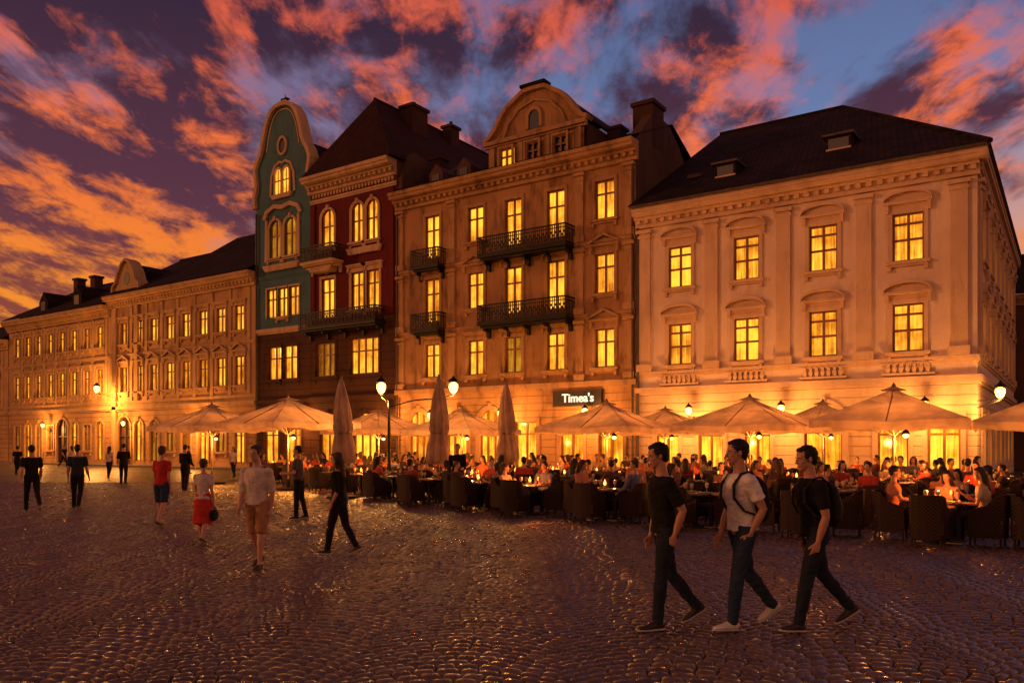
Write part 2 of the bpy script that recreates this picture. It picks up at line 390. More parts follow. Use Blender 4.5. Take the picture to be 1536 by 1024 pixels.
# ============================================================ OCHRE CENTRE BUILDING
b=Bld('ochre_townhouse')
XA,XB=-34.1,-18.0
cols=[-31.25,-28.03,-25.43,-22.69,-19.75]
for i,c in enumerate(cols):
    b.win(c-.56,c+.56,12.75 if i in(0,2,3) else 13.3,15.3,trim=mBrownT,ped=None,sill=i in(1,4),rows=(.66,))
    b.win(c-.56,c+.56,8.95 if i in(0,2,3) else 9.5,11.55,trim=mBrownT,ped='tri' if i in(1,4) else 'flat',sill=i in(1,4),rows=(.66,))
    b.win(c-.56,c+.56,5.7,7.7,trim=mBrownT,ped='flat' if i!=4 else 'tri',rows=(.66,),glass=mLit if i!=2 else mLitD)
gx=[(-32.3,1),(-29.4,1),(-27.0,1),(-24.6,0),(-21.7,0),(-19.4,0)]
for c,a in gx:
    if a: b.win(c-.75,c+.75,.3,3.7,glass=mShop,arch=True,wallm=mBrownG,trim=mBrownT,rows=(.58,),sill=False,sw=.25,cols=3)
    else: b.win(c-.7,c+.7,.3,3.0,glass=mShop,trim=mBrownT,rows=(.75,),sill=False,sw=.2)
b.wall(XA,XB,0,4.9,mBrownG);b.wall(XA,XB,4.9,16.2,mBrown)
b.string(XA,XB+.1,4.75,.28,.22,mBrownT);b.string(XA,XB,8.35,.16,.12,mBrownT);b.string(XA,XB,12.1,.16,.12,mBrownT)
b.cornice(XA,XB+.15,15.95,.85,.95,mBrownT)
for u in (-33.75,-29.75,-21.2,-18.35):
    for z0,z1 in ((5.05,8.2),(8.52,11.95),(12.27,15.9)): b.pilaster(u,z0,z1,.45,mBrownT,.1)
b.balcony(-27.2,-21.5,12.2,1.0,1.0);b.balcony(-27.2,-21.5,8.45,1.0,1.0)
b.balcony(-32.3,-30.2,12.2,.8,1.0);b.balcony(-32.3,-30.2,8.45,.8,1.0)
b.op=[]
for c in (-25.95,-24.2,-22.45): b.win(c-.42,c+.42,17.05,18.2,trim=mBrownT,glass=mLit if c<-25 else mDarkG,rows=(.6,),sill=False,sw=.12)
b.side(lambda u,w,z:(u,Y0+.25-w,z))
b.wall(-27.3,-21.1,16.9,18.6,mBrown)
b.string(-27.5,-20.9,18.55,.22,.3,mBrownT)
for u in (-27.0,-25.08,-23.33,-21.4): b.p('trim').box(u-.16,u+.16,0,.12,16.95,18.43,mBrownT)
gab=[(-27.5,18.77),(-27.1,18.95),(-26.7,19.35),(-26.35,19.9),(-25.9,20.4),(-25.3,20.75),(-24.9,21.0),(-24.2,21.05),(-23.5,21.0),(-23.1,20.75),(-22.5,20.4),(-22.05,19.9),(-21.7,19.35),(-21.3,18.95),(-20.9,18.77)]
b.p('walls').prism(gab,-.35,0,mBrown)
b.band(gab,.22,-.45,.22,mBrownT)
b.band([( -26.2,18.8),(-25.9,19.5),(-25.2,20.2),(-24.2,20.5),(-23.2,20.2),(-22.5,19.5),(-22.2,18.8)],.1,0.0,.1,mBrownT)
b.p('windows').prism([(-24.55,19.0),(-23.85,19.0)]+arc(-24.2,19.6,.35,.4,0,math.pi,10),.0,.03,mDarkG)
r1=arc(-24.2,19.6,.35,.4,0,math.pi,12);r2=arc(-24.2,19.6,.52,.58,0,math.pi,12)
for i in range(12): b.p('trim').prism([r1[i],r2[i],r2[i+1],r1[i+1]],0,.12,mBrownT)
for q in(-1,1): b.p('trim').box(-24.2+q*.435-.085,-24.2+q*.435+.085,0,.115,19.0,19.6,mBrownT)
b.p('trim').box(-25.0,-23.4,-.4,.3,21.26,21.42,mRoof)
bz=[(u,z+.1) for u,z in gab]
for i in range(len(bz)-1):
    (u0,z0),(u1,z1)=bz[i],bz[i+1];b.p('roof').poly([(u0,-.4,z0),(u1,-.4,z1),(u1,-7,z1),(u0,-7,z0)],mRoof)
b.p('roof').box(-27.3,-21.1,-7,-.35,16.8,18.77,mFire)
b.side(lambda u,w,z:(u,Y0-w,z))
Rf=b.p('roof')
Rf.poly([(XA,.9,16.92),(XB+.1,.9,16.92),(XB+.1,-4.5,19.2),(XA,-4.5,19.6)],mRoof)
Rf.poly([(XA,-14,15.5),(XB,-14,15.5),(XB,-4.5,19.2),(XA,-4.5,19.6)],mRoof)
W=b.p('walls');W.poly([(XA,-14,0),(XB,-14,0),(XB,-14,15.5),(XA,-14,15.5)],mBrown)
b.side(lambda u,w,z:(w,u,z))
pr=[(37.05,12.5),(37.05,17.1),(38.2,18.2),(38.9,18.9),(39.3,19.0),(41.0,19.0),(42.4,18.2),(44,16.7),(51,15.2),(51,0),(37.05,0)]
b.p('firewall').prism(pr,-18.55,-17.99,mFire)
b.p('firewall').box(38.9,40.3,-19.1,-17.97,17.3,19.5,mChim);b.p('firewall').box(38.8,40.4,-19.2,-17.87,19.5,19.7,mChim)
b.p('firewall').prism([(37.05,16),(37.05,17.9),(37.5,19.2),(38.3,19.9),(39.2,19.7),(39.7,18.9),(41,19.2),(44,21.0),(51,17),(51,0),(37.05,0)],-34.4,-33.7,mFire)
b.side(lambda u,w,z:(u,Y0-w,z))
ch=b.p('chimneys')
for x,w,zt in ((-32.4,-2.0,19.3),(-20.6,-3.0,18.9),(-28.6,-4,19.9)):
    ch.box(x-.4,x+.4,w-.4,w+.4,17.0,zt,mChim);ch.box(x-.5,x+.5,w-.5,w+.5,zt,zt+.16,mChim)
for x in (-31.4,-29.3):
    ch.prism([(x-.5,17.0),(x+.5,17.0),(x+.5,18.0),(x,18.5),(x-.5,18.0)],-2.2,-.5,mFire);ch.box(x-.28,x+.28,-.499,-.46,17.3,17.9,mDarkG)
b.p('downpipes').cyl((XA+.15,.14,.2),(XA+.15,.14,16.0),.07,.07,mMetal);b.p('downpipes').cyl((XB-.12,.14,.2),(XB-.12,.14,16.0),.06,.06,mMetal)
b.finish()

# ============================================================ RED BUILDING
b=Bld('oxblood_townhouse')
XA,XB=-41.8,-34.1
kw=dict(trim=mCream,wallm=mRed)
b.win(-40.75,-39.55,14.7,17.1,arch=True,rows=(.55,),**kw)
b.win(-37.95,-36.95,14.6,17.1,arch=True,rows=(.55,),**kw);b.win(-36.65,-35.65,14.6,17.1,arch=True,rows=(.55,),**kw)
b.win(-40.75,-39.55,10.0,12.6,trim=mCream,rows=(.66,),sill=False)
b.win(-38.0,-36.9,10.3,12.7,trim=mCream,ped='flat',rows=(.66,));b.win(-36.65,-35.55,10.3,12.7,trim=mCream,ped='flat',rows=(.66,))
b.win(-41.3,-39.5,6.2,8.4,trim=mDark,glass=mLitD,cols=3);b.win(-38.1,-35.6,6.2,8.5,trim=mDark,cols=4)
b.win(-40.9,-39.4,.2,3.7,glass=mShop,arch=True,wallm=mDark,trim=mDark,sill=False);b.win(-37.8,-35.8,.2,3.7,glass=mShop,arch=True,wallm=mDark,trim=mDark,sill=False,cols=3)
b.wall(XA,XB,0,9.6,mDark);b.wall(XA,XB,9.6,18.4,mRed)
b.string(XA,XB,4.6,.25,.2,mDark);b.string(XA,XB,9.5,.2,.15,mDark);b.string(XA,XB,17.75,.14,.1,mCream)
n=26
for i in range(n):
    x=XA+.3+(XB-XA-.6)*i/(n-1);b.p('trim').prism([(x-.13,18.35),(x+.13,18.35),(x+.05,17.98),(x-.05,17.98)],0,.09,mCream)
b.cornice(XA-.05,XB,18.25,.95,.95,mCream)
b.p('trim').prism([(-38.3,14.2),(-35.3,14.2),(-35.5,13.8),(-38.1,13.8)],0,.22,mCream)
b.p('trim').prism([(-41.6,13.5),(-38.9,13.5),(-39.4,12.95),(-41.1,12.95)],0,.7,mCream)
b.balcony(-41.7,-38.7,13.6,1.05,1.0,slab=mCream);b.balcony(-41.9,-35.0,9.35,1.0,.95)
for u in (-41.55,-34.5): b.p('trim').box(u-.2,u+.2,0,.1,9.75,17.6,mRed)
Rf=b.p('roof');ez2=19.22
P1=(-39.1,-3.2,25.2);P2=(-39.1,-19,25.2)
a=(XA,.9,ez2);c=(XB+.3,.9,ez2);d=(XB+.3,-20,ez2);e=(XA,-20,ez2)
Rf.poly([a,c,P1],mRoofR);Rf.poly([c,d,P2,P1],mRoofR);Rf.poly([a,P1,P2,e],mRoofR);Rf.poly([d,e,P2],mRoofR)
Rf.cyl(P1,P2,.12,.12,mRoofR);Rf.cyl(P1,c,.09,.09,mRoofR)
W=b.p('walls')
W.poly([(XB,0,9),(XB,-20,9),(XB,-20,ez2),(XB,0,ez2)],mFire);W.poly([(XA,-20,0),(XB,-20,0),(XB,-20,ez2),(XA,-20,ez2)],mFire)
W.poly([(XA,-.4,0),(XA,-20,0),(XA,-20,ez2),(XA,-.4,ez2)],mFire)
ch=b.p('chimneys')
for x,w,sx,sy,zt in ((-37.9,-5.9,.55,.8,25.0),(-38.4,-10.6,.4,.5,25.3)):
    ch.box(x-sx,x+sx,w-sy,w+sy,22,zt,mChim);ch.box(x-sx-.12,x+sx+.12,w-sy-.12,w+sy+.12,zt,zt+.2,mChim)
    ch.cyl((x,w,zt+.2),(x,w,zt+.6),.15,.12,mChim)
b.finish()

# ============================================================ TEAL GABLED BUILDING
b=Bld('teal_gabled_house')
XA,XB=-47.42,-41.82;cx=-44.62
kw=dict(trim=mCream,wallm=mGreen)
for s_ in(-1,1):
    c=cx+s_*.78;b.win(c-.6,c+.6,14.6,17.2,arch=True,rows=(.6,),glass=mLitD,**kw)
for c in(cx-1.15,cx,cx+1.15): b.win(c-.52,c+.52,10.5,12.5,trim=mCream,sill=c==cx,sw=.1)
for c in(cx-.8,cx+.8): b.win(c-.7,c+.7,6.2,8.5,trim=mDark)
b.win(cx-1.9,cx-.4,.2,3.6,glass=mShop,arch=True,wallm=mDark,trim=mDark,sill=False);b.win(cx+.4,cx+1.9,.2,3.6,glass=mShop,arch=True,wallm=mDark,trim=mDark,sill=False)
b.wall(XA,XB,0,9.6,mDark);b.wall(XA,XB,9.6,18.3,mGreen)
b.string(XA,XB,9.5,.25,.2,mCream);b.string(XA,XB,4.6,.2,.18,mDark);b.string(XA+.1,XB-.1,13.3,.12,.1,mGreen)
b.band([(cx-1.75,17.3),(cx-1.5,17.75),(cx-.8,18.0),(cx,17.85),(cx+.8,18.0),(cx+1.5,17.75),(cx+1.75,17.3)],.28,0,.16,mCream)
for s_ in(-1,1): b.p('trim').prism([(cx+s_*1.55,14.4),(cx+s_*1.8,14.4),(cx+s_*1.75,17.3),(cx+s_*1.55,17.3)],0,.11,mCream)
b.p('trim').prism([(cx-1.9,14.1),(cx+1.9,14.1),(cx+1.6,13.7),(cx-1.6,13.7)],0,.25,mCream)
half=[(2.7,18.3),(2.75,19.0),(2.55,19.5),(2.5,20.0),(2.62,20.5),(2.68,20.9),(2.5,21.4),(2.2,21.8),(1.95,22.3),(1.78,23.0),(1.6,23.6),(1.35,24.15),(1.0,24.6),(.55,24.85),(0,24.92)]
outl=[(cx-a_,z_) for a_,z_ in half]+[(cx+a_,z_) for a_,z_ in reversed(half[:-1])]
b.op=[]
for s_ in(-1,1):
    c=cx+s_*.42;b.p('windows').prism([(c-.3,18.9),(c+.3,18.9)]+arc(c,20.3,.3,.35,0,math.pi,8),0.0,.03,mLit)
    rr=arc(c,20.3,.3,.35,0,math.pi,8);r2=arc(c,20.3,.44,.5,0,math.pi,8)
    for i in range(8): b.p('trim').prism([rr[i],r2[i],r2[i+1],rr[i+1]],.0,.12,mCream)
    b.p('trim').box(c-.42,c-.3,0,.115,18.9,20.3,mCream);b.p('trim').box(c+.3,c+.42,0,.118,18.9,20.3,mCream);b.p('window_frames').box(c-.3,c+.3,.031,.06,19.8,19.88,mFrame);b.p('window_frames').box(c-.03,c+.03,.031,.065,18.9,20.6,mFrame)
b.p('trim').prism([(cx-1.1,18.9),(cx+1.1,18.9),(cx+.9,18.6),(cx-.9,18.6)],0,.2,mCream)
b.band([(cx-1.15,18.9),(cx-1.05,20.2),(cx-.75,20.85),(cx-.3,21.05),(cx,20.95),(cx+.3,21.05),(cx+.75,20.85),(cx+1.05,20.2),(cx+1.15,18.9)],.17,0,.08,mCream)
b.p('walls').prism(outl,-.5,0,mGreen)
b.band(outl,.28,-.6,.22,mCream)
b.band([(cx+(u-cx)*.84,z-.25) for u,z in outl[8:-8]],.07,0,.05,mCream)
r1=arc(cx,22.2,.35,.5,0,2*math.pi,18);r2=arc(cx,22.2,.5,.68,0,2*math.pi,18)
b.p('windows').prism(r1[:-1],0,.03,mDarkG)
for i in range(18): b.p('trim').prism([r1[i],r2[i],r2[i+1],r1[i+1]],0,.12,mCream)
b.p('finial').cyl((cx,-.2,25.15),(cx,-.2,25.4),.28,.16,mCream);b.p('finial').box(cx-.3,cx+.3,-.35,-.05,25.4,25.5,mIron);b.p('finial').cyl((cx,-.2,25.5),(cx,-.2,25.8),.04,.02,mIron)
Rf=b.p('roof');Rf.poly([(XA+.2,-.5,18.3),(cx,-.5,23.2),(cx,-19,23.2),(XA+.2,-19,18.3)],mRoofR);Rf.poly([(XB,-.5,18.8),(cx,-.5,23.2),(cx,-19,23.2),(XB,-19,18.8)],mRoofR)
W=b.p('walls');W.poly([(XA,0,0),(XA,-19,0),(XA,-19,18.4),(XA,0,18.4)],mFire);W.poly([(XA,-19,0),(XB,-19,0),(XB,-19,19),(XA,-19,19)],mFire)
b.p('downpipes').cyl((XA+.15,.14,.2),(XA+.15,.14,17.9),.07,.07,mMetal)
b.finish()

# ============================================================ LONG LEFT BUILDINGS
def longb(name,XA,XB,ztop,first,pitch,nw,pedn=1,ridge=18.3,port=()):
    b=Bld(name)
    for i in range(nw):
        c=first-i*pitch
        b.win(c-.55,c+.55,9.95,11.75,trim=mLeftT,ped='flat',rows=(.66,),sw=.12,glass=mLit)
        b.win(c-.55,c+.55,6.0,8.1,trim=mLeftT,ped='tri' if pedn else 'flat',rows=(.66,),sw=.12)
        if i in port: b.win(c-.95,c+.95,.05,4.0,glass=mDoor,arch=True,wallm=mLeftG,trim=mLeftT,sill=False,rows=(.6,),frame=mFrameD)
        elif i%3!=1: b.win(c-.6,c+.6,.4,3.7,glass=mShop if i%2==0 else mLitD,arch=True,wallm=mLeftG,trim=mLeftT,sill=False,rows=(.6,))
        else: b.win(c-.55,c+.55,1.2,3.4,glass=mLitD,trim=mLeftT)
        b.p('trim').box(c+pitch/2-.17,c+pitch/2+.17,0,.08,5.3,ztop-1.0,mLeftT)
    b.wall(XA,XB,0,4.7,mLeftG);b.wall(XA,XB,4.7,ztop-.8,mLeft)
    b.string(XA,XB,4.6,.25,.2,mLeftT);b.string(XA,XB,5.2,.1,.1,mLeftT);b.string(XA,XB,9.0,.14,.12,mLeftT)
    b.cornice(XA,XB,ztop-.95,.8,.95,mLeftT)
    R_=b.p('roof');R_.poly([(XA-.1,.9,ztop+.02),(XB,.9,ztop+.02),(XB,-6.5,ridge),(XA-.1,-6.5,ridge)],mRoof);R_.poly([(XA,-14,ztop),(XB,-14,ztop),(XB,-6.5,ridge),(XA,-6.5,ridge)],mRoof)
    R_.cyl((XA,-6.5,ridge),(XB,-6.5,ridge),.13,.13,mRoof)
    W=b.p('walls');W.poly([(XA,-14,0),(XB,-14,0),(XB,-14,ztop),(XA,-14,ztop)],mLeft)
    for x in (XA,XB): W.poly([(x,0,0),(x,-14,0),(x,-14,ztop),(x,-6.5,ridge),(x,0,ztop)],mLeft)
    return b
b=longb('long_ochre_building',-66.4,-47.44,13.95,-49.3,2.14,8,port=(7,))
ch=b.p('chimneys')
R_=b.p('roof');R_.poly([(-63,-5,17.2),(-55,-5,17.2),(-57,-8.5,20),(-61,-8.5,20)],mRoof);R_.poly([(-55,-5,17.2),(-54,-13,17),(-57,-8.5,20)],mRoof);R_.poly([(-63,-5,17.2),(-64,-13,17),(-61,-8.5,20)],mRoof)
g=[(-65.7,13.95),(-65.6,14.7),(-65.2,15.0),(-64.9,15.7),(-64.3,16.5),(-63.8,16.75),(-63.3,16.5),(-62.7,15.7),(-62.4,15.0),(-62.0,14.7),(-61.9,13.95)]
b.p('gable').prism(g,-.6,.1,mLeftT);b.band(g,.2,-.7,.3,mLeftT,'gable')
r1=arc(-63.8,15.3,.45,.55,0,2*math.pi,16);b.p('windows').prism(r1[:-1],.1,.13,mDarkG)
b.p('roof').prism([(-65.3,14.0),(-62.3,14.0),(-62.9,16),(-63.8,16.6),(-64.7,16)],-5,-.6,mRoof)
ch.box(-51.3,-50.7,-6.6,-5.8,16,18.6,mChim)
b.p('trim').box(-65.9,-65.3,0,.2,.0,13.0,mLeftT);b.p('trim').box(-62.6,-62.1,0,.2,5.3,13.0,mLeftT)
b.finish()
b=longb('far_ochre_building',-84.4,-66.42,13.35,-68.0,2.1,8,pedn=0,ridge=17.5,port=(3,))
for x,w,z in ((-76,-4,17.4),(-81,-5,17.9)):
    b.p('chimneys').box(x-.4,x+.4,w-.4,w+.4,15,z,mChim);b.p('chimneys').box(x-.5,x+.5,w-.5,w+.5,z,z+.2,mChim)
for x in (-73,-79):
    b.p('roof').prism([(x-.8,13.5),(x+.8,13.5),(x+.8,15),(x,15.9),(x-.8,15)],-4,-.6,mRoof);b.p('windows').box(x-.4,x+.4,-.59,-.56,14,15,mDarkG)
b.finish()
b=longb('end_house',-104,-84.6,11.8,-87,2.6,6,ridge=15)
b.finish()
b=Bld('side_street_house')
b.side(lambda u,w,z:(u,66-w,z))
for i in range(4):
    for z in (5.5,9): b.win(1+i*3,2.1+i*3,z,z+1.9,trim=mBrownT,glass=mLit if (i+z)%2>.6 else mDarkG)
b.wall(-4,14,0,11.5,mFire);b.cornice(-4,14,11.3,.6,.7,mBrownT)
b.p('roof').poly([(-4,.7,12),(14,.7,12),(14,-6,16),(-4,-6,16)],mRoof);b.p('walls').box(-4,14,-12,-.4,0,11.4,mFire)
b.finish()

# ============================================================ GROUND
PW=1.7;KA=1.75;RH=.140;ANG=R(31)
m,nt,o=mat('fan_cobblestones_far')
bs=N(nt,'ShaderNodeBsdfPrincipled');nt.links.new(bs.outputs[0],o.inputs[0])
tc=N(nt,'ShaderNodeTexCoord')
mp=N(nt,'ShaderNodeMapping');mp.inputs['Rotation'].default_value=(0,0,-ANG);nt.links.new(tc.outputs['Object'],mp.inputs[0])
sp=N(nt,'ShaderNodeSeparateXYZ');nt.links.new(mp.outputs[0],sp.inputs[0])
fx=MA(nt,'SUBTRACT',MA(nt,'FRACT',MA(nt,'DIVIDE',sp.outputs[0],PW)),.5)
yy=MA(nt,'ADD',sp.outputs[1],MA(nt,'MULTIPLY',MA(nt,'MULTIPLY',fx,fx),KA))
cb=N(nt,'ShaderNodeCombineXYZ');nt.links.new(sp.outputs[0],cb.inputs[0]);nt.links.new(yy,cb.inputs[1])
br=N(nt,'ShaderNodeTexBrick');nt.links.new(cb.outputs[0],br.inputs[0])
for k,v in (('Scale',1),('Brick Width',.18),('Row Height',RH),('Mortar Size',.022),('Mortar Smooth',.8),('Color1',(0,0,0,1)),('Color2',(1,1,1,1)),('Mortar',(.5,.5,.5,1))): br.inputs[k].default_value=v
n6=N(nt,'ShaderNodeTexNoise');n6.inputs['Scale'].default_value=.35;n6.inputs['Detail'].default_value=4;nt.links.new(tc.outputs['Object'],n6.inputs['Vector'])
stone=MIX(nt,br.outputs['Color'],(.04,.024,.017),(.12,.07,.05))
cc=MIX(nt,SS(nt,br.outputs['Fac'],.35,.8),stone,(.008,.006,.005))
nt.links.new(cc,bs.inputs['Base Color'])
nt.links.new(MA(nt,'ADD',MA(nt,'MULTIPLY',n6.outputs[0],.3),.25),bs.inputs['Roughness'])
sc_=N(nt,'ShaderNodeSeparateColor');nt.links.new(br.outputs['Color'],sc_.inputs[0])
h=MA(nt,'ADD',MA(nt,'SUBTRACT',1,br.outputs['Fac']),MA(nt,'MULTIPLY',sc_.outputs[0],.4))
bp=N(nt,'ShaderNodeBump');bp.inputs['Strength'].default_value=1;bp.inputs['Distance'].default_value=.035
nt.links.new(h,bp.inputs['Height']);nt.links.new(bp.outputs[0],bs.inputs['Normal'])
mCob=m
g=MB();g.poly([(-400,-300,-.034),(400,-300,-.034),(400,500,-.034),(-400,500,-.034)],mCob);g.obj('ground')
m,nt,o=mat('granite_setts')
bs=N(nt,'ShaderNodeBsdfPrincipled');nt.links.new(bs.outputs[0],o.inputs[0])
ge=N(nt,'ShaderNodeNewGeometry');tc=N(nt,'ShaderNodeTexCoord')
n5=N(nt,'ShaderNodeTexNoise');n5.inputs['Scale'].default_value=30;n5.inputs['Detail'].default_value=4;nt.links.new(tc.outputs['Object'],n5.inputs['Vector'])
n6=N(nt,'ShaderNodeTexNoise');n6.inputs['Scale'].default_value=.5;n6.inputs['Detail'].default_value=4;nt.links.new(tc.outputs['Object'],n6.inputs['Vector'])
c=MIX(nt,ge.outputs['Random Per Island'],(.062,.036,.026),(.150,.088,.060))
c=MIX(nt,SS(nt,n5.outputs[0],.4,.72),c,(.05,.03,.022))
c=MIX(nt,MA(nt,'MULTIPLY',SS(nt,n6.outputs[0],.45,.7),.5),c,(.032,.02,.016))
nt.links.new(c,bs.inputs['Base Color'])
nt.links.new(MA(nt,'ADD',MA(nt,'MULTIPLY',ge.outputs['Random Per Island'],.12),MA(nt,'ADD',MA(nt,'MULTIPLY',n5.outputs[0],.26),.12)),bs.inputs['Roughness'])
bs.inputs['Specular IOR Level'].default_value=.9
bp=N(nt,'ShaderNodeBump');bp.inputs['Strength'].default_value=.45;bp.inputs['Distance'].default_value=.006
nt.links.new(n5.outputs[0],bp.inputs['Height']);nt.links.new(bp.outputs[0],bs.inputs['Normal'])
mSett=m
rs=np.random.RandomState(3)
ca,sa=math.cos(ANG),math.sin(ANG)
cen=[]
for r in range(-75,380):
    base=r*RH
    a=-58+rs.rand()*.18
    while a<24:
        # cheap rejection of far-off stretches
        qx=a*ca-base*sa;qy=a*sa+base*ca;qd=-.568*qx+.823*qy;ql=.823*qx+.568*qy
        if qd<3.5 or qd>39 or abs(ql)>.67*qd+3: a+=1.0+.1*rs.rand();continue
        L=.178+.05*(rs.rand()-.5)
        f=(a/PW)%1-.5
        sl=-2*KA*f/PW;cs_=1/math.sqrt(1+sl*sl)
        am=a+L*.5*cs_
        f=(am/PW)%1-.5
        sl=-2*KA*f/PW;cs_=1/math.sqrt(1+sl*sl);b_=base-KA*f*f
        wx=am*ca-b_*sa;wy=am*sa+b_*ca
        dp=-.568*wx+.823*wy;lt=.823*wx+.568*wy
        if 4.6<dp<38 and abs(lt)<.67*dp+1.0 and wy<29: cen.append((wx,wy,math.atan(sl)+ANG,L,RH*cs_))
        a+=L*cs_
cen=np.array(cen);ns=len(cen)
ring=np.array([(1,.66),(.8,1),(-.8,1),(-1,.66),(-1,-.66),(-.8,-1),(.8,-1),(1,-.66)])
tmpl=np.vstack([np.c_[ring,np.full(8,-.045)],np.c_[ring*[.97,.94],np.full(8,-.016)],np.c_[ring*[.78,.66],np.full(8,.001)],[[0,0,.010]]])
V=np.repeat(tmpl[None],ns,0)
V[:,:,:2]*=1+.09*(rs.rand(ns,25,2)-.5)
V[:,:,0]*=(cen[:,3]/2-.005)[:,None];V[:,:,1]*=(cen[:,4]/2-.009)[:,None]
tx=(rs.rand(ns)-.5)*.09;ty=(rs.rand(ns)-.5)*.09
V[:,8:,2]+=(rs.rand(ns)*.007-.006)[:,None]+V[:,8:,0]*tx[:,None]+V[:,8:,1]*ty[:,None]
th=cen[:,2]+(rs.rand(ns)-.5)*.06
co_,si_=np.cos(th)[:,None],np.sin(th)[:,None]
x_=V[:,:,0]*co_-V[:,:,1]*si_+cen[:,0][:,None];y_=V[:,:,0]*si_+V[:,:,1]*co_+cen[:,1][:,None]
V[:,:,0]=x_;V[:,:,1]=y_
V[:,8:,2]+=.006*np.sin(x_[:,8:]*1.3+.6*np.sin(y_[:,8:]*.9))*np.cos(y_[:,8:]*1.1)
fq=[]
for k in range(2):
    for i in range(8): fq+= [k*8+i,k*8+(i+1)%8,(k+1)*8+(i+1)%8,(k+1)*8+i]
ft=[]
for i in range(8): ft+=[16+i,16+(i+1)%8,24]
lp=np.array(fq+ft);tot=np.array([4]*16+[3]*8);st=np.concatenate([[0],np.cumsum(tot)[:-1]])
me=bpy.data.meshes.new('cobblestones')
me.vertices.add(ns*25);me.vertices.foreach_set('co',V.reshape(-1).astype(np.float32))
me.loops.add(ns*len(lp));me.loops.foreach_set('vertex_index',(lp[None]+25*np.arange(ns)[:,None]).reshape(-1).astype(np.int32))
me.polygons.add(ns*24);me.polygons.foreach_set('loop_start',(st[None]+len(lp)*np.arange(ns)[:,None]).reshape(-1).astype(np.int32))
me.polygons.foreach_set('use_smooth',np.ones(ns*24,dtype=bool))
me.update(calc_edges=True);me.validate();me.materials.append(mSett)
ob=bpy.data.objects.new('cobblestones',me);COL.objects.link(ob)
g=MB();mPave=surf('pavement_slabs',(.16,.11,.08),rough=.6)
g.box(-104,-2.2,35.2,36.99,-.05,.11,mPave)
g.obj('pavement')

# ============================================================ UMBRELLAS
def fabric(name,col,tr=.45):
    m,nt,o=mat(name)
    d=N(nt,'ShaderNodeBsdfDiffuse');t=N(nt,'ShaderNodeBsdfTranslucent');mx=N(nt,'ShaderNodeMixShader')
    tc=N(nt,'ShaderNodeTexCoord');n=N(nt,'ShaderNodeTexNoise');n.inputs['Scale'].default_value=2.5;n.inputs['Detail'].default_value=5;nt.links.new(tc.outputs['Object'],n.inputs['Vector'])
    c=MIX(nt,SS(nt,n.outputs[0],.35,.7),col,tuple(x*.7 for x in col))
    bp=N(nt,'ShaderNodeBump');bp.inputs['Strength'].default_value=.5;bp.inputs['Distance'].default_value=.08;nt.links.new(n.outputs[0],bp.inputs['Height'])
    for s in(d,t): nt.links.new(c,s.inputs[0])
    nt.links.new(bp.outputs[0],d.inputs['Normal'])
    mx.inputs[0].default_value=tr;nt.links.new(d.outputs[0],mx.inputs[1]);nt.links.new(t.outputs[0],mx.inputs[2]);nt.links.new(mx.outputs[0],o.inputs[0]);return m
mFab=fabric('canvas_cream',(.56,.40,.30),.42)
mPole=surf('umbrella_pole_wood',(.20,.12,.07),rough=.5)
def umbrella_mesh(S=1.85,zt=3.32,ze=2.42):
    B=MB();nr=7
    def edge(t):
        c,s=math.cos(t),math.sin(t);q=max(abs(c),abs(s));return c/q*S,s/q*S
    n=32
    def P(i,j):
        ex,ey=edge(math.pi/4+2*math.pi*i/n);f=j/nr
        sag=.07*f*(1-abs(math.cos(math.pi*4*i/n)))
        return (ex*f,ey*f,zt-(zt-ze)*(f**.88)-sag)
    for i in range(n):
        for j in range(nr):
            a,b_,c,d=P(i,j),P(i,j+1),P(i+1,j+1),P(i+1,j)
            B.poly([a,b_,c,d] if j else [a,b_,c],mFab)
        a,c=P(i,nr),P(i+1,nr);B.poly([a,c,(c[0],c[1],c[2]-.2+.03*math.sin(i*2.1)),(a[0],a[1],a[2]-.2+.03*math.sin((i-1)*2.1))],mFab)
    for i in range(8):
        t=math.pi/4+2*math.pi*i/8;ex,ey=edge(t)
        B.cyl((0,0,2.0),(ex*.5,ey*.5,zt-(zt-ze)*.5**.88-.05),.015,.015,mPole,6)
        B.cyl((0,0,zt-.06),(ex*.98,ey*.98,ze-.03),.015,.015,mPole,6)
    B.cyl((0,0,0.05),(0,0,zt+.02),.035,.035,mPole,10);B.lathe((0,0,zt),[(.05,0),(.06,.05),(.02,.12),(.005,.16)],mPole)
    B.box(-.4,.4,-.4,.4,.01,.09,mIron);B.cyl((0,0,.09),(0,0,.4),.06,.05,mIron)
    for i in range(8):
        a=edge(math.pi/4+2*math.pi*i/8);c=edge(math.pi/4+2*math.pi*(i+1)/8)
        B.poly([(0,0,zt+.05),(a[0]*.16,a[1]*.16,zt-.07),(c[0]*.16,c[1]*.16,zt-.07)],mFab)
    return B.mesh('patio_umbrella')
um=umbrella_mesh()
UM=[(-31.4,22.1,1.06),(-24.9,20.9,1.06),(-26.0,27.0,1.0),(-21.6,27.5,1.0),(-13.7,25.8,1.0),(-8.5,25.7,1.0),(-4.0,24.0,1.0),(-14.2,32.0,1.0),(-7.7,31.6,1.0),(-.6,28.5,1.0)]
for i,(x,y,s) in enumerate(UM):
    o=bpy.data.objects.new('patio_umbrella',um);o.location=(x,y,0);o.scale=(s,s,s*random.uniform(.98,1.02));o.rotation_euler=(0,0,R(random.uniform(-6,6)));COL.objects.link(o)
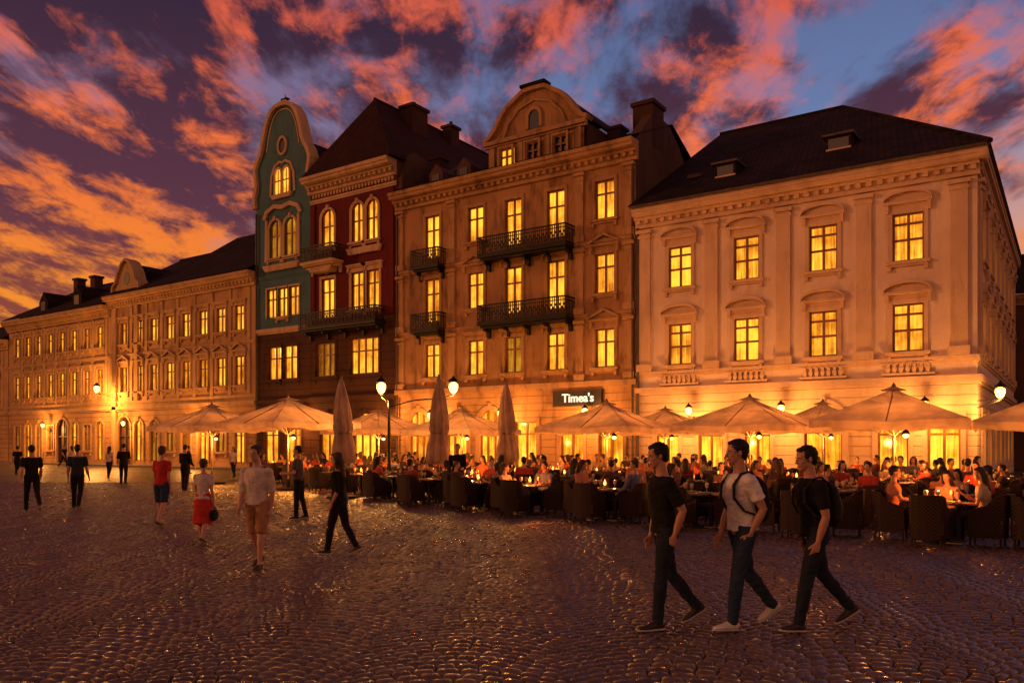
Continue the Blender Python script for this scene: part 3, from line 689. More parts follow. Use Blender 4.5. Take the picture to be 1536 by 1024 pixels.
def closed_umbrella():
    B=MB()
    prof=[(.30,1.15),(.34,1.3),(.31,1.7),(.24,2.1),(.27,2.3),(.25,2.7),(.19,3.2),(.12,3.6),(.06,3.85),(.03,3.95)]
    B.lathe((0,0,0),prof,mFab,n=48,mod=lambda t,z:1+.24*math.sin(8*t+z*.8)+.1*math.sin(5*t+2*z))
    B.cyl((0,0,.05),(0,0,4.02),.035,.035,mPole);B.cyl((0,0,2.12),(0,0,2.2),.27,.27,mPole,20)
    B.box(-.4,.4,-.4,.4,.01,.09,mIron)
    return B.mesh('closed_patio_umbrella',True)
cu=closed_umbrella()
for x,y,r in ((-19.75,18.9,.2),(-16.8,20.2,1.3),(-16.4,23.5,2.2)):
    o=bpy.data.objects.new('closed_patio_umbrella',cu);o.location=(x,y,0);o.rotation_euler=(R(random.uniform(-1,1)),R(random.uniform(-1,1)),r);COL.objects.link(o)

# ============================================================ LAMPS
def plight(loc,e,rad=.15,col=(1,.40,.08),parent=None):
    l=bpy.data.lights.new('bulb_light','POINT');l.energy=e;l.color=col;l.shadow_soft_size=rad
    o=bpy.data.objects.new('bulb_light',l);o.location=loc;COL.objects.link(o)
    if parent: o.parent=parent
    return o
def lantern(B,c,s=1.0):
    x,y,z=c
    B.lathe((x,y,z),[(.06*s,0),(.08*s,.03*s)],mIron,6)
    for i in range(6):
        t=i*math.pi/3;B.cyl((x+.08*s*math.cos(t),y+.08*s*math.sin(t),z),(x+.17*s*math.cos(t),y+.17*s*math.sin(t),z+.4*s),.005,.005,mIron,5)
    B.lathe((x,y,z+.4*s),[(.19*s,0),(.18*s,.03*s),(.08*s,.12*s),(.04*s,.16*s),(.01*s,.22*s)],mIron,8)
    B.lathe((x,y,z+.04*s),[(.05*s,0),(.11*s,.07*s),(.15*s,.2*s),(.14*s,.3*s),(.06*s,.35*s)],mBulb,10)
def street_lamp(x,y,h,arms,en=220):
    e=empty('street_lamp',(x,y,0))
    B=MB();B.lathe((0,0,0),[(.2,0),(.2,.25),(.13,.32),(.11,.9),(.075,1.0),(.05,h-.6),(.045,h-.2)],mIron,12)
    B.obj('post',e,True)
    A=MB()
    for (dx,dy) in arms:
        pts=[Vector((0,0,h-.45)),Vector((dx*.4,dy*.4,h-.2)),Vector((dx*.8,dy*.8,h-.12)),Vector((dx,dy,h-.02))]
        for i in range(3): A.cyl(pts[i],pts[i+1],.022,.02,mIron,8)
        lantern(A,(dx,dy,h),1.15);plight((dx,dy,h-.16),en,.12,parent=e)
    A.obj('lantern',e)
street_lamp(-20.75,22.1,3.6,[(-.3,-.1),(1.95,1.35)] ,620)
def wall_lamp(x,z,y=Y0,en=110,dy=.75,s=1.0):
    e=empty('real_and_added_wall_lantern',(x,y,z))
    A=MB();A.box(-.07,.07,-.05,.0,-.35,.0,mIron);A.cyl((0,-.02,-.28),(0,-dy,-.03),.018,.018,mIron,6);A.cyl((0,-.02,-.06),(0,-dy,-.03),.014,.014,mIron,6)
    lantern(A,(0,-dy,0),s);A.obj('lantern',e);plight((0,-dy-.45,-.1),en,.25,parent=e)
for x in (-4.9,-10.6,-14.9): wall_lamp(x,3.1,en=430)  # mostly added lanterns, placed to wash the corner facade with warm light
for x in (-20.5,-25.8,-30.8): wall_lamp(x,3.2,en=560)  # added to wash the ochre facade from below
for x in (-34.6,-42.3): wall_lamp(x,3.3,en=420)  # added for warm wash on the red and teal fronts
for x in (-53.6,-76.3): wall_lamp(x,3.2,en=750)  # partly added, for glow at the base of the left buildings
wall_lamp(-63.2,3.2,en=350)
wall_lamp(-65.6,5.9,en=2200,s=1.5,dy=1.6)
e=empty('real_and_added_wall_lantern',(-3.12,36.6,3.5));A=MB();A.cyl((.02,0,-.3),(.8,0,-.02),.02,.02,mIron,6);A.cyl((.02,0,-.02),(.8,0,-.02),.02,.02,mIron,6);lantern(A,(.8,0,0),1.2);A.obj('lantern',e);plight((.8,-.1,-.15),420,.12,parent=e)
def pend(x,y,z,en):
    e=empty('real_and_added_umbrella_lamp',(x,y,z));A=MB();A.cyl((.05,0,0),(.3,0,.0),.012,.012,mIron,6);A.lathe((.3,0,-.02),[(.11,0),(.07,.08),(.02,.12)],mIron,10)
    A.lathe((.3,0,-.13),[(.02,0),(.07,.03),(.08,.07),(.04,.11)],mBulb,10);A.obj('lamp',e);plight((.3,0,-.24),en,.1,parent=e,col=(1,.32,.05))
for i,(x,y,s) in enumerate(UM): pend(x,y,2.08,[260,330,240,240,280,300,360,230,220,330][i])  # a lamp under every umbrella, several added for warm light below the canopies

e=empty('cafe_sign',(-21.3,Y0-.12,3.75));A=MB();A.box(-1.45,1.45,-.08,.08,0,.85,mSignB);A.box(-1.5,1.5,-.1,-.08,0,.04,mMetal);A.box(-1.5,1.5,-.1,-.08,.81,.85,mMetal)
A.box(-.9,-.8,.08,.12,.3,.5,mIron);A.obj('board',e)
cu_=bpy.data.curves.new('letters','FONT');cu_.body="Timea's";cu_.size=.62;cu_.extrude=.02;cu_.align_x='CENTER';cu_.offset=.012
cu_.materials.append(mSignL);t_=bpy.data.objects.new('letters',cu_);t_.location=(0.1,-.13,.22);t_.rotation_euler=(R(90),0,0);t_.parent=e;COL.objects.link(t_)

# ============================================================ FURNITURE
def wickerm():
    m,nt,o=mat('dark_wicker');bs=N(nt,'ShaderNodeBsdfPrincipled');nt.links.new(bs.outputs[0],o.inputs[0])
    tc=N(nt,'ShaderNodeTexCoord');ck=N(nt,'ShaderNodeTexChecker');ck.inputs['Scale'].default_value=30;nt.links.new(tc.outputs['Object'],ck.inputs[0])
    nt.links.new(MIX(nt,ck.outputs[1],(.045,.018,.010),(.012,.006,.004)),bs.inputs['Base Color']);bs.inputs['Roughness'].default_value=.6;bs.inputs['Specular IOR Level'].default_value=.2
    bp=N(nt,'ShaderNodeBump');bp.inputs['Strength'].default_value=.7;bp.inputs['Distance'].default_value=.01;nt.links.new(ck.outputs[1],bp.inputs['Height']);nt.links.new(bp.outputs[0],bs.inputs['Normal']);return m
mWick=wickerm();mCush=surf('seat_cushion',(.12,.06,.04),rough=.9)
def chair_mesh():
    B=MB()
    B.box(-.27,.27,-.27,.27,.24,.42,mWick);B.box(-.25,.25,-.25,.25,.42,.47,mCush)
    n=8
    pts=[]
    for i in range(n+1):
        t=R(90+180*i/n)
        c_,s__=math.cos(t),math.sin(t);k=1/max(abs(c_),abs(s__))**.6
        pts.append((-.02+.29*c_*k,.29*s__*min(k,1.1)))
    pts=[(.26,.30)]+pts+[(.26,-.30)]
    for i in range(len(pts)-1):
        (x0,y0),(x1,y1)=pts[i],pts[i+1]
        def hh(x): return .64 if x>.05 else (.64+(.92-.64)*min(1,(.05-x)/.22))
        k=.93
        a0,a1=hh(x0),hh(x1)
        o=[(x0,y0,.16),(x1,y1,.16),(x1*1.05,y1*1.03,a1),(x0*1.05,y0*1.03,a0)];q=[(x0*k,y0*.88,.16),(x1*k,y1*.88,.16),(x1*1.05*k,y1*.9,a1),(x0*1.05*k,y0*.9,a0)]
        B.poly(o,mWick);B.poly(q,mWick);B.poly([o[3],o[2],q[2],q[3]],mWick);B.poly([o[0],o[1],q[1],q[0]],mWick)
    B.box(.255,.275,.262,.30,.20,.64,mWick);B.box(.255,.275,-.30,-.262,.20,.64,mWick)
    for x,y in ((.23,.23),(.23,-.23),(-.22,.22),(-.22,-.22)): B.cyl((x,y,.30),(x*1.05,y*1.05,0),.022,.018,mWick,8)
    return B.mesh('wicker_armchair')
mTop=surf('table_top',(.06,.03,.02),rough=.4);mGls=surf('glass_ware',(.5,.35,.2),rough=.1,bump=0);mPlate=surf('porcelain',(.7,.6,.5),rough=.2,bump=0)
def table_mesh(candle):
    B=MB();B.box(-.4,.4,-.4,.4,.71,.745,mTop);B.cyl((0,0,.06),(0,0,.71),.035,.035,mIron);B.lathe((0,0,0),[(.27,0),(.26,.03),(.08,.06),(.04,.1)],mIron,14)
    for x,y in ((.2,.12),(-.18,-.14),(.05,-.28)):
        B.lathe((x,y,.746),[(.03,0),(.006,.012),(.006,.08),(.035,.12),(.04,.18),(.03,.21)],mGls,10)
    for x,y in ((-.2,.18),(.24,-.1)): B.lathe((x,y,.746),[(.07,0),(.11,.015),(.115,.02)],mPlate,14)
    if candle:
        B.lathe((0,0,.746),[(.045,0),(.055,.03),(.05,.08)],mGls,10);B.lathe((0,0,.83),[(.015,0),(.035,.03),(.022,.08),(.003,.13)],mCandle,8)
    return B.mesh('cafe_table')
chm=chair_mesh();tb0=table_mesh(False);tb1=table_mesh(True)

# ============================================================ PEOPLE
def skinmat(name,col): return surf(name,col,rough=.5,var=.12,nscale=6,bump=.05,bscale=60,spec=.4)
mSkin=skinmat('skin',(.40,.19,.12));mSkin2=skinmat('skin_tan',(.31,.145,.09))
mHairD=surf('hair_black',(.010,.007,.005),rough=.5,bump=1,bscale=120,bdist=.008,spec=.25)
mHairB=surf('hair_brown',(.05,.025,.013),rough=.5,bump=1,bscale=120,bdist=.008,spec=.25)
mEyeW=surf('eye_white',(.6,.55,.5),rough=.3,bump=0);mEyeD=surf('iris',(.02,.012,.01),rough=.2,bump=0);mLip=surf('lips',(.32,.10,.08),rough=.5,bump=0)
def cloth(name,col,rnd=None,b=.5): return surf(name,col,rough=.9,var=.18,nscale=9,bump=b,bscale=22,bdist=.012,rnd=rnd,spec=.12)
cBlack=cloth('black_cotton',(.012,.010,.011));cWhite=cloth('white_cotton',(.62,.56,.54));cDenim=cloth('dark_denim',(.016,.020,.034));cDenim2=cloth('blue_denim',(.022,.034,.065))
cTan=cloth('tan_chino',(.30,.15,.07));cRed=cloth('red_cotton',(.42,.030,.025));cShirt=cloth('pale_shirt',(.50,.40,.36));cGrey=cloth('grey_cotton',(.08,.065,.06));cNavy=cloth('navy_cotton',(.022,.026,.04))
mShoeB=surf('shoe_black',(.02,.016,.015),rough=.5);mShoeW=surf('shoe_white',(.6,.55,.5),rough=.5);mSole=surf('rubber_sole',(.45,.4,.36),rough=.6);mSoleD=surf('dark_sole',(.04,.03,.025),rough=.6)
mBag=surf('backpack_nylon',(.014,.012,.014),rough=.7,bump=.4,spec=.2);mBagT=surf('leather_bag',(.16,.08,.045),rough=.5)
cRnd=cloth('diner_top',(.2,.08,.06),rnd=[(.48,.34,.24),(.35,.03,.02),(.05,.04,.05),(.45,.17,.09),(.03,.02,.02),(.55,.10,.04),(.10,.12,.20),(.22,.04,.03),(.38,.22,.14)])
cRndB=cloth('diner_bottom',(.03,.025,.035))

def tube(bm,pts,rad,n=14,ref=None):
    rings=[];K=len(pts)
    for i,p in enumerate(pts):
        d=(pts[min(i+1,K-1)]-pts[max(i-1,0)]).normalized()
        r=ref or Vector((0,1,0))
        if abs(r.dot(d))>.93: r=Vector((1,0,0))
        s=(r-d*r.dot(d)).normalized();t=d.cross(s)
        a,b_=rad[i] if isinstance(rad[i],tuple) else (rad[i],rad[i])
        rings.append(([bm.verts.new(p+s*a*math.cos(q)+t*b_*math.sin(q)) for q in [2*math.pi*k/n for k in range(n)]],d,min(a,b_)))
    for i in range(K-1):
        A,B=rings[i][0],rings[i+1][0]
        for k in range(n): bm.faces.new((A[k],A[(k+1)%n],B[(k+1)%n],B[k]))
    A,d,r=rings[0];v=bm.verts.new(pts[0]-d*r*.45)
    for k in range(n): bm.faces.new((A[(k+1)%n],A[k],v))
    A,d,r=rings[-1];v=bm.verts.new(pts[-1]+d*r*.45)
    for k in range(n): bm.faces.new((A[k],A[(k+1)%n],v))
def ell(bm,c,r,M=None,seg=16):
    Mx=(M or Matrix())@Matrix.Translation(c)@Matrix.Diagonal((*r,1))
    bmesh.ops.create_uvsphere(bm,u_segments=seg,v_segments=max(6,seg*2//3),radius=1,matrix=Mx)
def remesh(bm,vox,sm=3,fold=0,fs=9,seed=0):
    me=bpy.data.meshes.new('t');bm.to_mesh(me);bm.free()
    o=bpy.data.objects.new('t',me);COL.objects.link(o)
    r=o.modifiers.new('r','REMESH');r.mode='VOXEL';r.voxel_size=vox
    s=o.modifiers.new('s','SMOOTH');s.iterations=sm;s.factor=.5
    dg=bpy.context.evaluated_depsgraph_get();dg.update()
    m2=bpy.data.meshes.new_from_object(o.evaluated_get(dg))
    bpy.data.objects.remove(o);bpy.data.meshes.remove(me)
    if fold:
        nr=[v.normal.copy() for v in m2.vertices]
        for v,nn in zip(m2.vertices,nr):
            c=v.co;q=Vector((c.x*fs+seed,c.y*fs,c.z*fs*1.7+c.x*fs*.8))
            a=noise.noise(q);rr=1-2*abs(noise.noise(q*1.6+Vector((5,seed,1))))
            v.co=c+nn*fold*(a*.8+rr*.7)
    return m2

def figure(name,loc,yaw,H=1.76,legs=((0,0,0),(0,0,0)),arms=((5,6,15,0),(5,6,15,0)),lean=2,head=(0,0),twist=0,
           top=cBlack,sleeve=.6,bottom=cDenim,blen=1.0,skin=mSkin,hair=mHairD,female=False,longhair=False,
           shoe=mShoeB,sole=mSole,skirt=0,bag=None,vox=.008,bodyw=1.0,seed=0,link=True):
    s_=lambda a:math.sin(R(a));c_=lambda a:math.cos(R(a))
    sh=.165 if female else .19
    U=Matrix.Rotation(R(lean),4,'Y')@Matrix.Rotation(R(twist),4,'Z')
    up=lambda x,y,z:(U@Vector((x,y,z)))
    parts=[]
    tw=.88 if female else 1.0
    tw*=bodyw
    TR=[(-.06,0,.11,.09),(-.01,-.005,.158,.112),(.07,-.005,.150,.106),(.18,.0,.137 if not female else .118,.095),(.30,.008,.155,.108),(.40,.008,.172,.110),(.455,0,.172,.096),(.50,-.008,.128,.074),(.53,-.01,.075,.062)]
    def torso(bm,off=0,z0=-1,z1=9,hemflare=0):
        pts=[];rad=[]
        for (z,x,a,b_) in TR:
            if z<z0 or z>z1: continue
            k=(a*(tw if z>.05 else (1.0 if not female else 1.04)));pts.append(up(x,0,z));rad.append((k+off+(hemflare if z<.05 else 0),b_*(1 if not female or z>.1 else 1.05)+off+(hemflare if z<.05 else 0)))
        tube(bm,pts,rad,20)
    J={}
    for i,sg in ((0,1),(1,-1)):
        a,k,f=legs[i][:3];out=legs[i][3] if len(legs[i])>3 else 2
        hip=Vector((0,sg*.088,-.01));td=Vector((s_(a)*c_(out),sg*s_(out),-c_(a)*c_(out)))
        kn=hip+td*.435;sd=Vector((s_(a-k),sg*s_(out)*.4,-c_(a-k))).normalized();an=kn+sd*.415
        fd=Vector((c_(f),sg*.12,s_(f))).normalized();fu=Vector((-s_(f),0,c_(f)))
        b,c,e,inw=arms[i]
        shd=up(0,sg*sh*bodyw,.455);ad=U.to_3x3()@Vector((s_(b)*c_(c),sg*s_(c),-c_(b)*c_(c)));el=shd+ad*.29
        fdr=U.to_3x3()@Vector((s_(b+e)*c_(inw),-sg*s_(inw)+sg*s_(c)*.5,-c_(b+e)*c_(inw)));fdr.normalize();wr=el+fdr*.25
        J[i]=dict(sg=sg,hip=hip,kn=kn,an=an,sd=sd,td=td,fd=fd,fu=fu,sh=shd,el=el,wr=wr,ad=ad,hd=fdr)
    hm=Matrix.Translation(up(.012,0,.605))@Matrix.Rotation(R(head[0]),4,'Z')@Matrix.Rotation(R(head[1]+lean*.3),4,'Y')
    bm=bmesh.new();torso(bm,-.004)
    tube(bm,[up(-.012,0,.49),up(-.005,0,.56),hm@Vector((-.01,0,.05))],[.064*tw,.055*tw,.054*tw],16)
    ell(bm,Vector((-.008,0,.142)),(.097,.074,.092),hm,20);ell(bm,Vector((.022,0,.075)),(.068,.058,.075),hm,20)
    ell(bm,Vector((.062,0,.022)),(.028,.03,.022),hm,12);ell(bm,Vector((.076,0,.132)),(.016,.045,.012),hm,12)
    tube(bm,[hm@Vector((.082,0,.122)),hm@Vector((.098,0,.10)),hm@Vector((.108,0,.082))],[.009,.011,.014],10)
    ell(bm,Vector((.083,0,.05)),(.012,.024,.012),hm,12)
    for q in(-1,1): ell(bm,Vector((-.008,q*.077,.105)),(.017,.008,.03),hm,10);ell(bm,Vector((.055,q*.04,.09)),(.025,.018,.02),hm,10)
    for i in J:
        j=J[i];sg=j['sg'];f=.85 if female else 1
        tube(bm,[j['sh'],j['sh']+j['ad']*.1,j['sh']+j['ad']*.2,j['el'],j['el']+j['hd']*.07,j['el']+j['hd']*.15,j['wr']],[.052*f,.049*f,.045*f,.037*f,.041*f,.036*f,(.022*f)],14)
        ell(bm,j['sh'],(.056*f,.054*f,.056*f),None,12)
        hd=j['hd'];n_=Vector((0,-sg,0));n_=(n_-hd*n_.dot(hd)).normalized();st=n_.cross(hd)
        if st.x<0: st=-st
        if abs(st.x)<.3 and st.z<0: st=-st
        w=j['wr']
        tube(bm,[w-hd*.01,w+hd*.03,w+hd*.07,w+hd*.092],[(.024*f,.018),(.036*f,.016),(.041*f,.015),(.036*f,.012)],12,ref=st)
        for fi,(o_,L) in enumerate(((.030,.072),(.010,.080),(-.011,.074),(-.030,.058))):
            cu=.25+.12*fi;b0=w+hd*.082+st*o_*f;d1=(hd+n_*cu).normalized();d2=(hd+n_*(cu+.55)).normalized();d3=(hd+n_*(cu+1.1)).normalized()
            p1=b0+d1*L*.45;p2=p1+d2*L*.32;tube(bm,[b0,p1,p2,p2+d3*L*.25],[.0095,.009,.0083,.007],8,ref=st)
        tb=w+hd*.028+st*.026;d1=(hd*.75+st*.65+n_*.25).normalized();p1=tb+d1*.04;d2=(hd+st*.2+n_*.4).normalized();tube(bm,[tb,p1,p1+d2*.032],[.014,.0115,.009],8,ref=n_)
        if blen<1 or skirt:
            tube(bm,[j['hip'],j['hip']+j['td']*.2,j['kn'],j['kn']+j['sd']*.12,j['kn']+j['sd']*.28,j['an']],[.08,.07,.05,.055,.04,.032],14)
            tube(bm,[j['an'],j['an']+j['fd']*.06-j['fu']*.03],[.033,.03],10)
    parts.append((remesh(bm,vox,2),skin))
    bm=bmesh.new()
    torso(bm,.013,-.02,.52,.006)
    for i in J:
        j=J[i];f=.88 if female else 1
        L=.29*sleeve
        if sleeve<=1:
            tube(bm,[j['sh']-j['ad']*.02,j['sh']+j['ad']*L*.5,j['sh']+j['ad']*L],[.064*f,.060*f,.062*f],14)
        else:
            q=j['el']+j['hd']*.25*(sleeve-1);tube(bm,[j['sh']-j['ad']*.02,j['sh']+j['ad']*.14,j['el'],j['el']+(q-j['el'])*.5,q],[.066*f,.06*f,.052*f,.05*f,.04*f],14)
        ell(bm,j['sh'],(.065*f,.062*f,.064*f),None,12)
    parts.append((remesh(bm,vox*1.25,2,.009,8,seed),top))
    bm=bmesh.new()
    if skirt:
        pts=[up(0,0,.13),up(0,0,.05)];rad=[(.13,.105),(.168,.13)]
        mx=(J[0]['kn'].x+J[1]['kn'].x)/2;n=5
        for k in range(1,n+1):
            q=k/n;pts.append(Vector((mx*q*.8,0,.04-skirt*q)));rad.append((.175+.045*q,.14+.07*q))
        tube(bm,pts,rad,24)
    else:
        torso(bm,.006,-.03,.10)
        ell(bm,Vector((-.03,.055,-.03)),(.09,.08,.10));ell(bm,Vector((-.03,-.055,-.03)),(.09,.08,.10))
        for i in J:
            j=J[i]
            if blen>=1: tube(bm,[j['hip']+Vector((0,0,.03)),j['hip']+j['td']*.12,j['hip']+j['td']*.28,j['kn'],j['kn']+j['sd']*.12,j['kn']+j['sd']*.28,j['an']+j['sd']*.02],[.094,.088,.076,.061,.062,.052,.048],16)
            else:
                L=.435*blen*1.6;e_=j['hip']+j['td']*min(L,.43);tube(bm,[j['hip']+Vector((0,0,.03)),j['hip']+j['td']*.12,j['hip']+j['td']*.28,e_],[.098,.096,.088,.082],16)
    parts.append((remesh(bm,vox*1.25,2,.009,9,seed+3),bottom))
    bm=bmesh.new();bs_=bmesh.new()
    for i in J:
        j=J[i];A=j['an'];fd,fu=j['fd'],j['fu'];rf=fu.cross(fd).normalized()
        tube(bm,[A+fd*x-fu*z for x,z in((-.065,.045),(-.035,.04),(.03,.038),(.09,.052),(.15,.06),(.195,.064))],[(.026,.028),(.036,.04),(.039,.045),(.046,.03),(.043,.022),(.026,.014)],14,ref=rf)
        tube(bs_,[A+fd*x-fu*.080 for x in(-.07,-.04,.03,.10,.16,.205)],[(.026,.010),(.04,.012),(.041,.012),(.050,.012),(.046,.012),(.026,.010)],14,ref=rf)
    parts.append((remesh(bm,vox,1),shoe));parts.append((remesh(bs_,vox,0),sole))
    bm=bmesh.new()
    ell(bm,Vector((-.022,0,.150)),(.097,.081,.090),hm,20);ell(bm,Vector((.026,0,.200)),(.050,.056,.026),hm,14);ell(bm,Vector((-.058,0,.10)),(.048,.066,.066),hm,14)
    for q in(-1,1): ell(bm,Vector((.0,q*.066,.145)),(.035,.014,.038),hm,10)
    if longhair:
        tube(bm,[hm@Vector((-.05,0,.15)),hm@Vector((-.085,0,.06)),hm@Vector((-.09,0,-.05)),up(-.11,0,.40)],[(.085,.05),(.09,.05),(.088,.04),(.06,.025)],14)
        for q in(-1,1): tube(bm,[hm@Vector((-.01,q*.075,.15)),hm@Vector((-.015,q*.085,.06)),hm@Vector((-.02,q*.085,-.05))],[.025,.028,.02],8)
    parts.append((remesh(bm,vox,1,.008,34,seed+1),hair))
    def small(lst,mt,seg=8):
        b_=bmesh.new()
        for c,r in lst: ell(b_,Vector(c),r,hm,seg)
        me=bpy.data.meshes.new('t');b_.to_mesh(me);b_.free();parts.append((me,mt))
    small([((.081,q*.030,.113),(.010,.013,.008)) for q in(-1,1)],mEyeW);small([((.088,q*.030,.113),(.005,.006,.006)) for q in(-1,1)],mEyeD)
    small([((.088,q*.031,.134),(.005,.020,.004)) for q in(-1,1)],hair);small([((.094,0,.047),(.006,.021,.006))],mLip)
    if bag=='backpack':
        bm=bmesh.new()
        tube(bm,[up(-.175,0,.06),up(-.185,0,.12),up(-.195,0,.25),up(-.18,0,.40),up(-.15,0,.46)],[(.11,.045),(.145,.07),(.15,.08),(.135,.07),(.08,.04)],20)
        ell(bm,up(-.25,0,.2),(.04,.11,.09))
        for q in(-1,1):
            tube(bm,[up(-.15,q*.09,.45),up(-.06,q*.105,.535),up(.04,q*.11,.52),up(.125,q*.115,.42),up(.135,q*.13,.30),up(.06,q*.172,.18),up(-.08,q*.16,.13)],[(.026,.008)]*7,10)
        parts.append((remesh(bm,vox,1,.003,12,seed),mBag))
    if bag in('shoulder','handbag'):
        bm=bmesh.new();c=up(.05,-.23,.02) if bag=='shoulder' else J[1]['wr']+Vector((0,0,-.28))
        tube(bm,[c+Vector((-.13,0,-.0)),c+Vector((-.06,0,0)),c+Vector((.06,0,0)),c+Vector((.13,0,0))],[(.04,.09),(.055,.12),(.055,.12),(.04,.09)],14)
        t0=up(0,-.15,.50) if bag=='shoulder' else J[1]['wr']+J[1]['hd']*.07
        tube(bm,[c+Vector((-.1,0,.1)),c*.4+t0*.6+Vector((-.04,-.02,0)),t0,c*.4+t0*.6+Vector((.04,-.02,0)),c+Vector((.1,0,.1))],[.009]*5,8)
        parts.append((remesh(bm,max(.006,vox*.8),0),mBagT if bag=='shoulder' else cBlack))
    out=bmesh.new();mats=[]
    for me,mt in parts:
        if mt not in mats: mats.append(mt)
        n0=len(out.faces);out.from_mesh(me);out.faces.ensure_lookup_table();k=mats.index(mt)
        for q in range(n0,len(out.faces)): out.faces[q].material_index=k;out.faces[q].smooth=True
        bpy.data.meshes.remove(me)
    mz=min(v.co.z for v in out.verts)
    S=H/1.775
    for v in out.verts: v.co=Vector((v.co.x,v.co.y,v.co.z-mz))*S
    me=bpy.data.meshes.new(name);out.to_mesh(me);out.free()
    for mt in mats: me.materials.append(mt)
    if not link: return me
    o=bpy.data.objects.new(name,me);o.location=(loc[0],loc[1],.0);o.rotation_euler=(0,0,R(yaw));COL.objects.link(o);return o

figure('walking_man',(-3.30,7.41),224,1.80,legs=((9,4,0),(-13,26,-30,0)),arms=((-24,4,44,8),(-2,4,20,4)),lean=3,head=(-4,10),top=cBlack,sleeve=.75,bottom=cDenim,shoe=mShoeB,vox=.0062,seed=1)
figure('walking_man',(-2.67,7.83),228,1.84,legs=((13,5,4),(-15,24,-30,0)),arms=((-22,5,50,12),(4,4,18,4)),lean=3,head=(-8,3),top=cWhite,sleeve=.65,bottom=cDenim2,shoe=mShoeW,bag='backpack',vox=.0062,seed=5)
figure('walking_man',(-2.07,8.17),222,1.79,legs=((17,6,5),(-19,22,-30,0)),arms=((-4,4,24,8),(-10,5,18,2)),lean=5,head=(0,8),top=cBlack,sleeve=.7,bottom=cDenim,shoe=mShoeB,bag='backpack',vox=.0062,seed=9)
figure('walking_man',(-9.66,7.55),292,1.76,legs=((10,4,2),(-8,22,-20)),arms=((-8,5,16,4),(6,5,20,4)),lean=2,head=(-6,4),top=cShirt,sleeve=1.0,bottom=cTan,blen=.6,hair=mHairB,shoe=mShoeB,sole=mSoleD,vox=.0085,seed=12)
figure('walking_woman',(-9.74,9.20),205,1.63,legs=((13,4,3),(-12,16,-24)),arms=((-12,7,40,8),(12,7,70,8)),lean=1,head=(0,6),top=cBlack,sleeve=1.1,bottom=cBlack,female=True,longhair=True,hair=mHairB,bag='shoulder',vox=.0085,seed=15)
figure('walking_woman',(-12.94,8.93),118,1.52,legs=((10,5,3),(-9,20,-18)),arms=((20,8,40,0),(-6,8,20,0)),top=cShirt,sleeve=.6,bottom=cRed,skirt=.55,female=True,longhair=False,hair=mHairB,bag='handbag',vox=.009,seed=18)
figure('walking_woman',(-16.23,10.18),112,1.74,legs=((9,5,3),(-10,20,-18)),arms=((8,8,25,0),(-8,8,18,0)),top=cRed,sleeve=.6,bottom=cDenim2,blen=.55,female=True,hair=mHairB,vox=.01,seed=20)
figure('standing_man',(-15.2,13.08),215,1.74,legs=((4,3,0),(-6,8,-4)),arms=((10,8,80,15),(14,8,75,15)),top=cGrey,sleeve=.7,bottom=cBlack,vox=.01,seed=22)
w1=figure('walking_man',(-22.44,10.39),165,1.76,legs=((14,10,6),(-16,30,-30)),arms=((-12,8,25,0),(14,8,25,0)),lean=4,top=cBlack,sleeve=.7,bottom=cBlack,vox=.011,seed=25)
w2=figure('walking_man',(-22.3,11.5),135,1.76,legs=((8,5,3),(-9,20,-18)),arms=((-8,7,22,0),(8,7,22,0)),top=cNavy,sleeve=.7,bottom=cBlack,vox=.011,seed=27)
w3=figure('walking_man',(-33.6,19.3),140,1.78,legs=((8,5,3),(-8,15,-14)),arms=((-8,7,25,0),(10,7,25,0)),top=cBlack,sleeve=.9,bottom=cBlack,vox=.013,seed=29)
w4=figure('walking_woman',(-40.5,22.5),120,1.66,legs=((9,5,3),(-10,20,-18)),arms=((8,8,25,0),(-8,8,18,0)),top=cShirt,sleeve=.6,bottom=cDenim,female=True,longhair=True,hair=mHairB,vox=.013,seed=33)
st1=figure('waiter',(-15.0,18.9),300,1.78,legs=((4,3,0),(-4,6,-3)),arms=((10,7,70,10),(8,7,40,0)),top=cBlack,sleeve=1.8,bottom=cBlack,vox=.012,seed=31)
for (x,y,yw,src) in ((-48.1,21.5,130,w1),(-55,28,200,w4),(-43.5,29,60,w2),(-36.5,27,290,w4),(-27.5,18.2,110,st1),(-56,22,150,w3),(-62,31,20,w1)):
    o=bpy.data.objects.new('pedestrian',src.data);o.location=(x,y,-.015);o.rotation_euler=(0,0,R(yw));s=random.uniform(.93,1.02);o.scale=(s,s,s);COL.objects.link(o)

sit=[]
def sitfig(seed,**k):
    d=dict(legs=((84,84,0,6),(82,80,0,7)),lean=k.pop('lean',4),top=cRnd,bottom=cRndB,link=False,vox=.014,seed=seed);d.update(k)
    return figure('seated_diner',(0,0),0,1.74,**d)
sit.append(sitfig(1,arms=((30,8,60,20),(34,10,55,25)),skin=mSkin))
sit.append(sitfig(2,arms=((20,10,80,25),(38,8,95,20)),female=True,longhair=True,hair=mHairB,lean=8,head=(15,8)))
sit.append(sitfig(3,arms=((35,12,50,20),(10,12,70,30)),lean=-4,head=(-25,0),skin=mSkin2))
sit.append(sitfig(4,arms=((45,8,70,15),(40,8,80,15)),female=True,longhair=True,hair=mHairD,lean=10,head=(-12,12)))
sit.append(sitfig(5,arms=((25,8,40,20),(28,10,100,25)),lean=0,head=(30,2),hair=mHairB,sleeve=1.8))

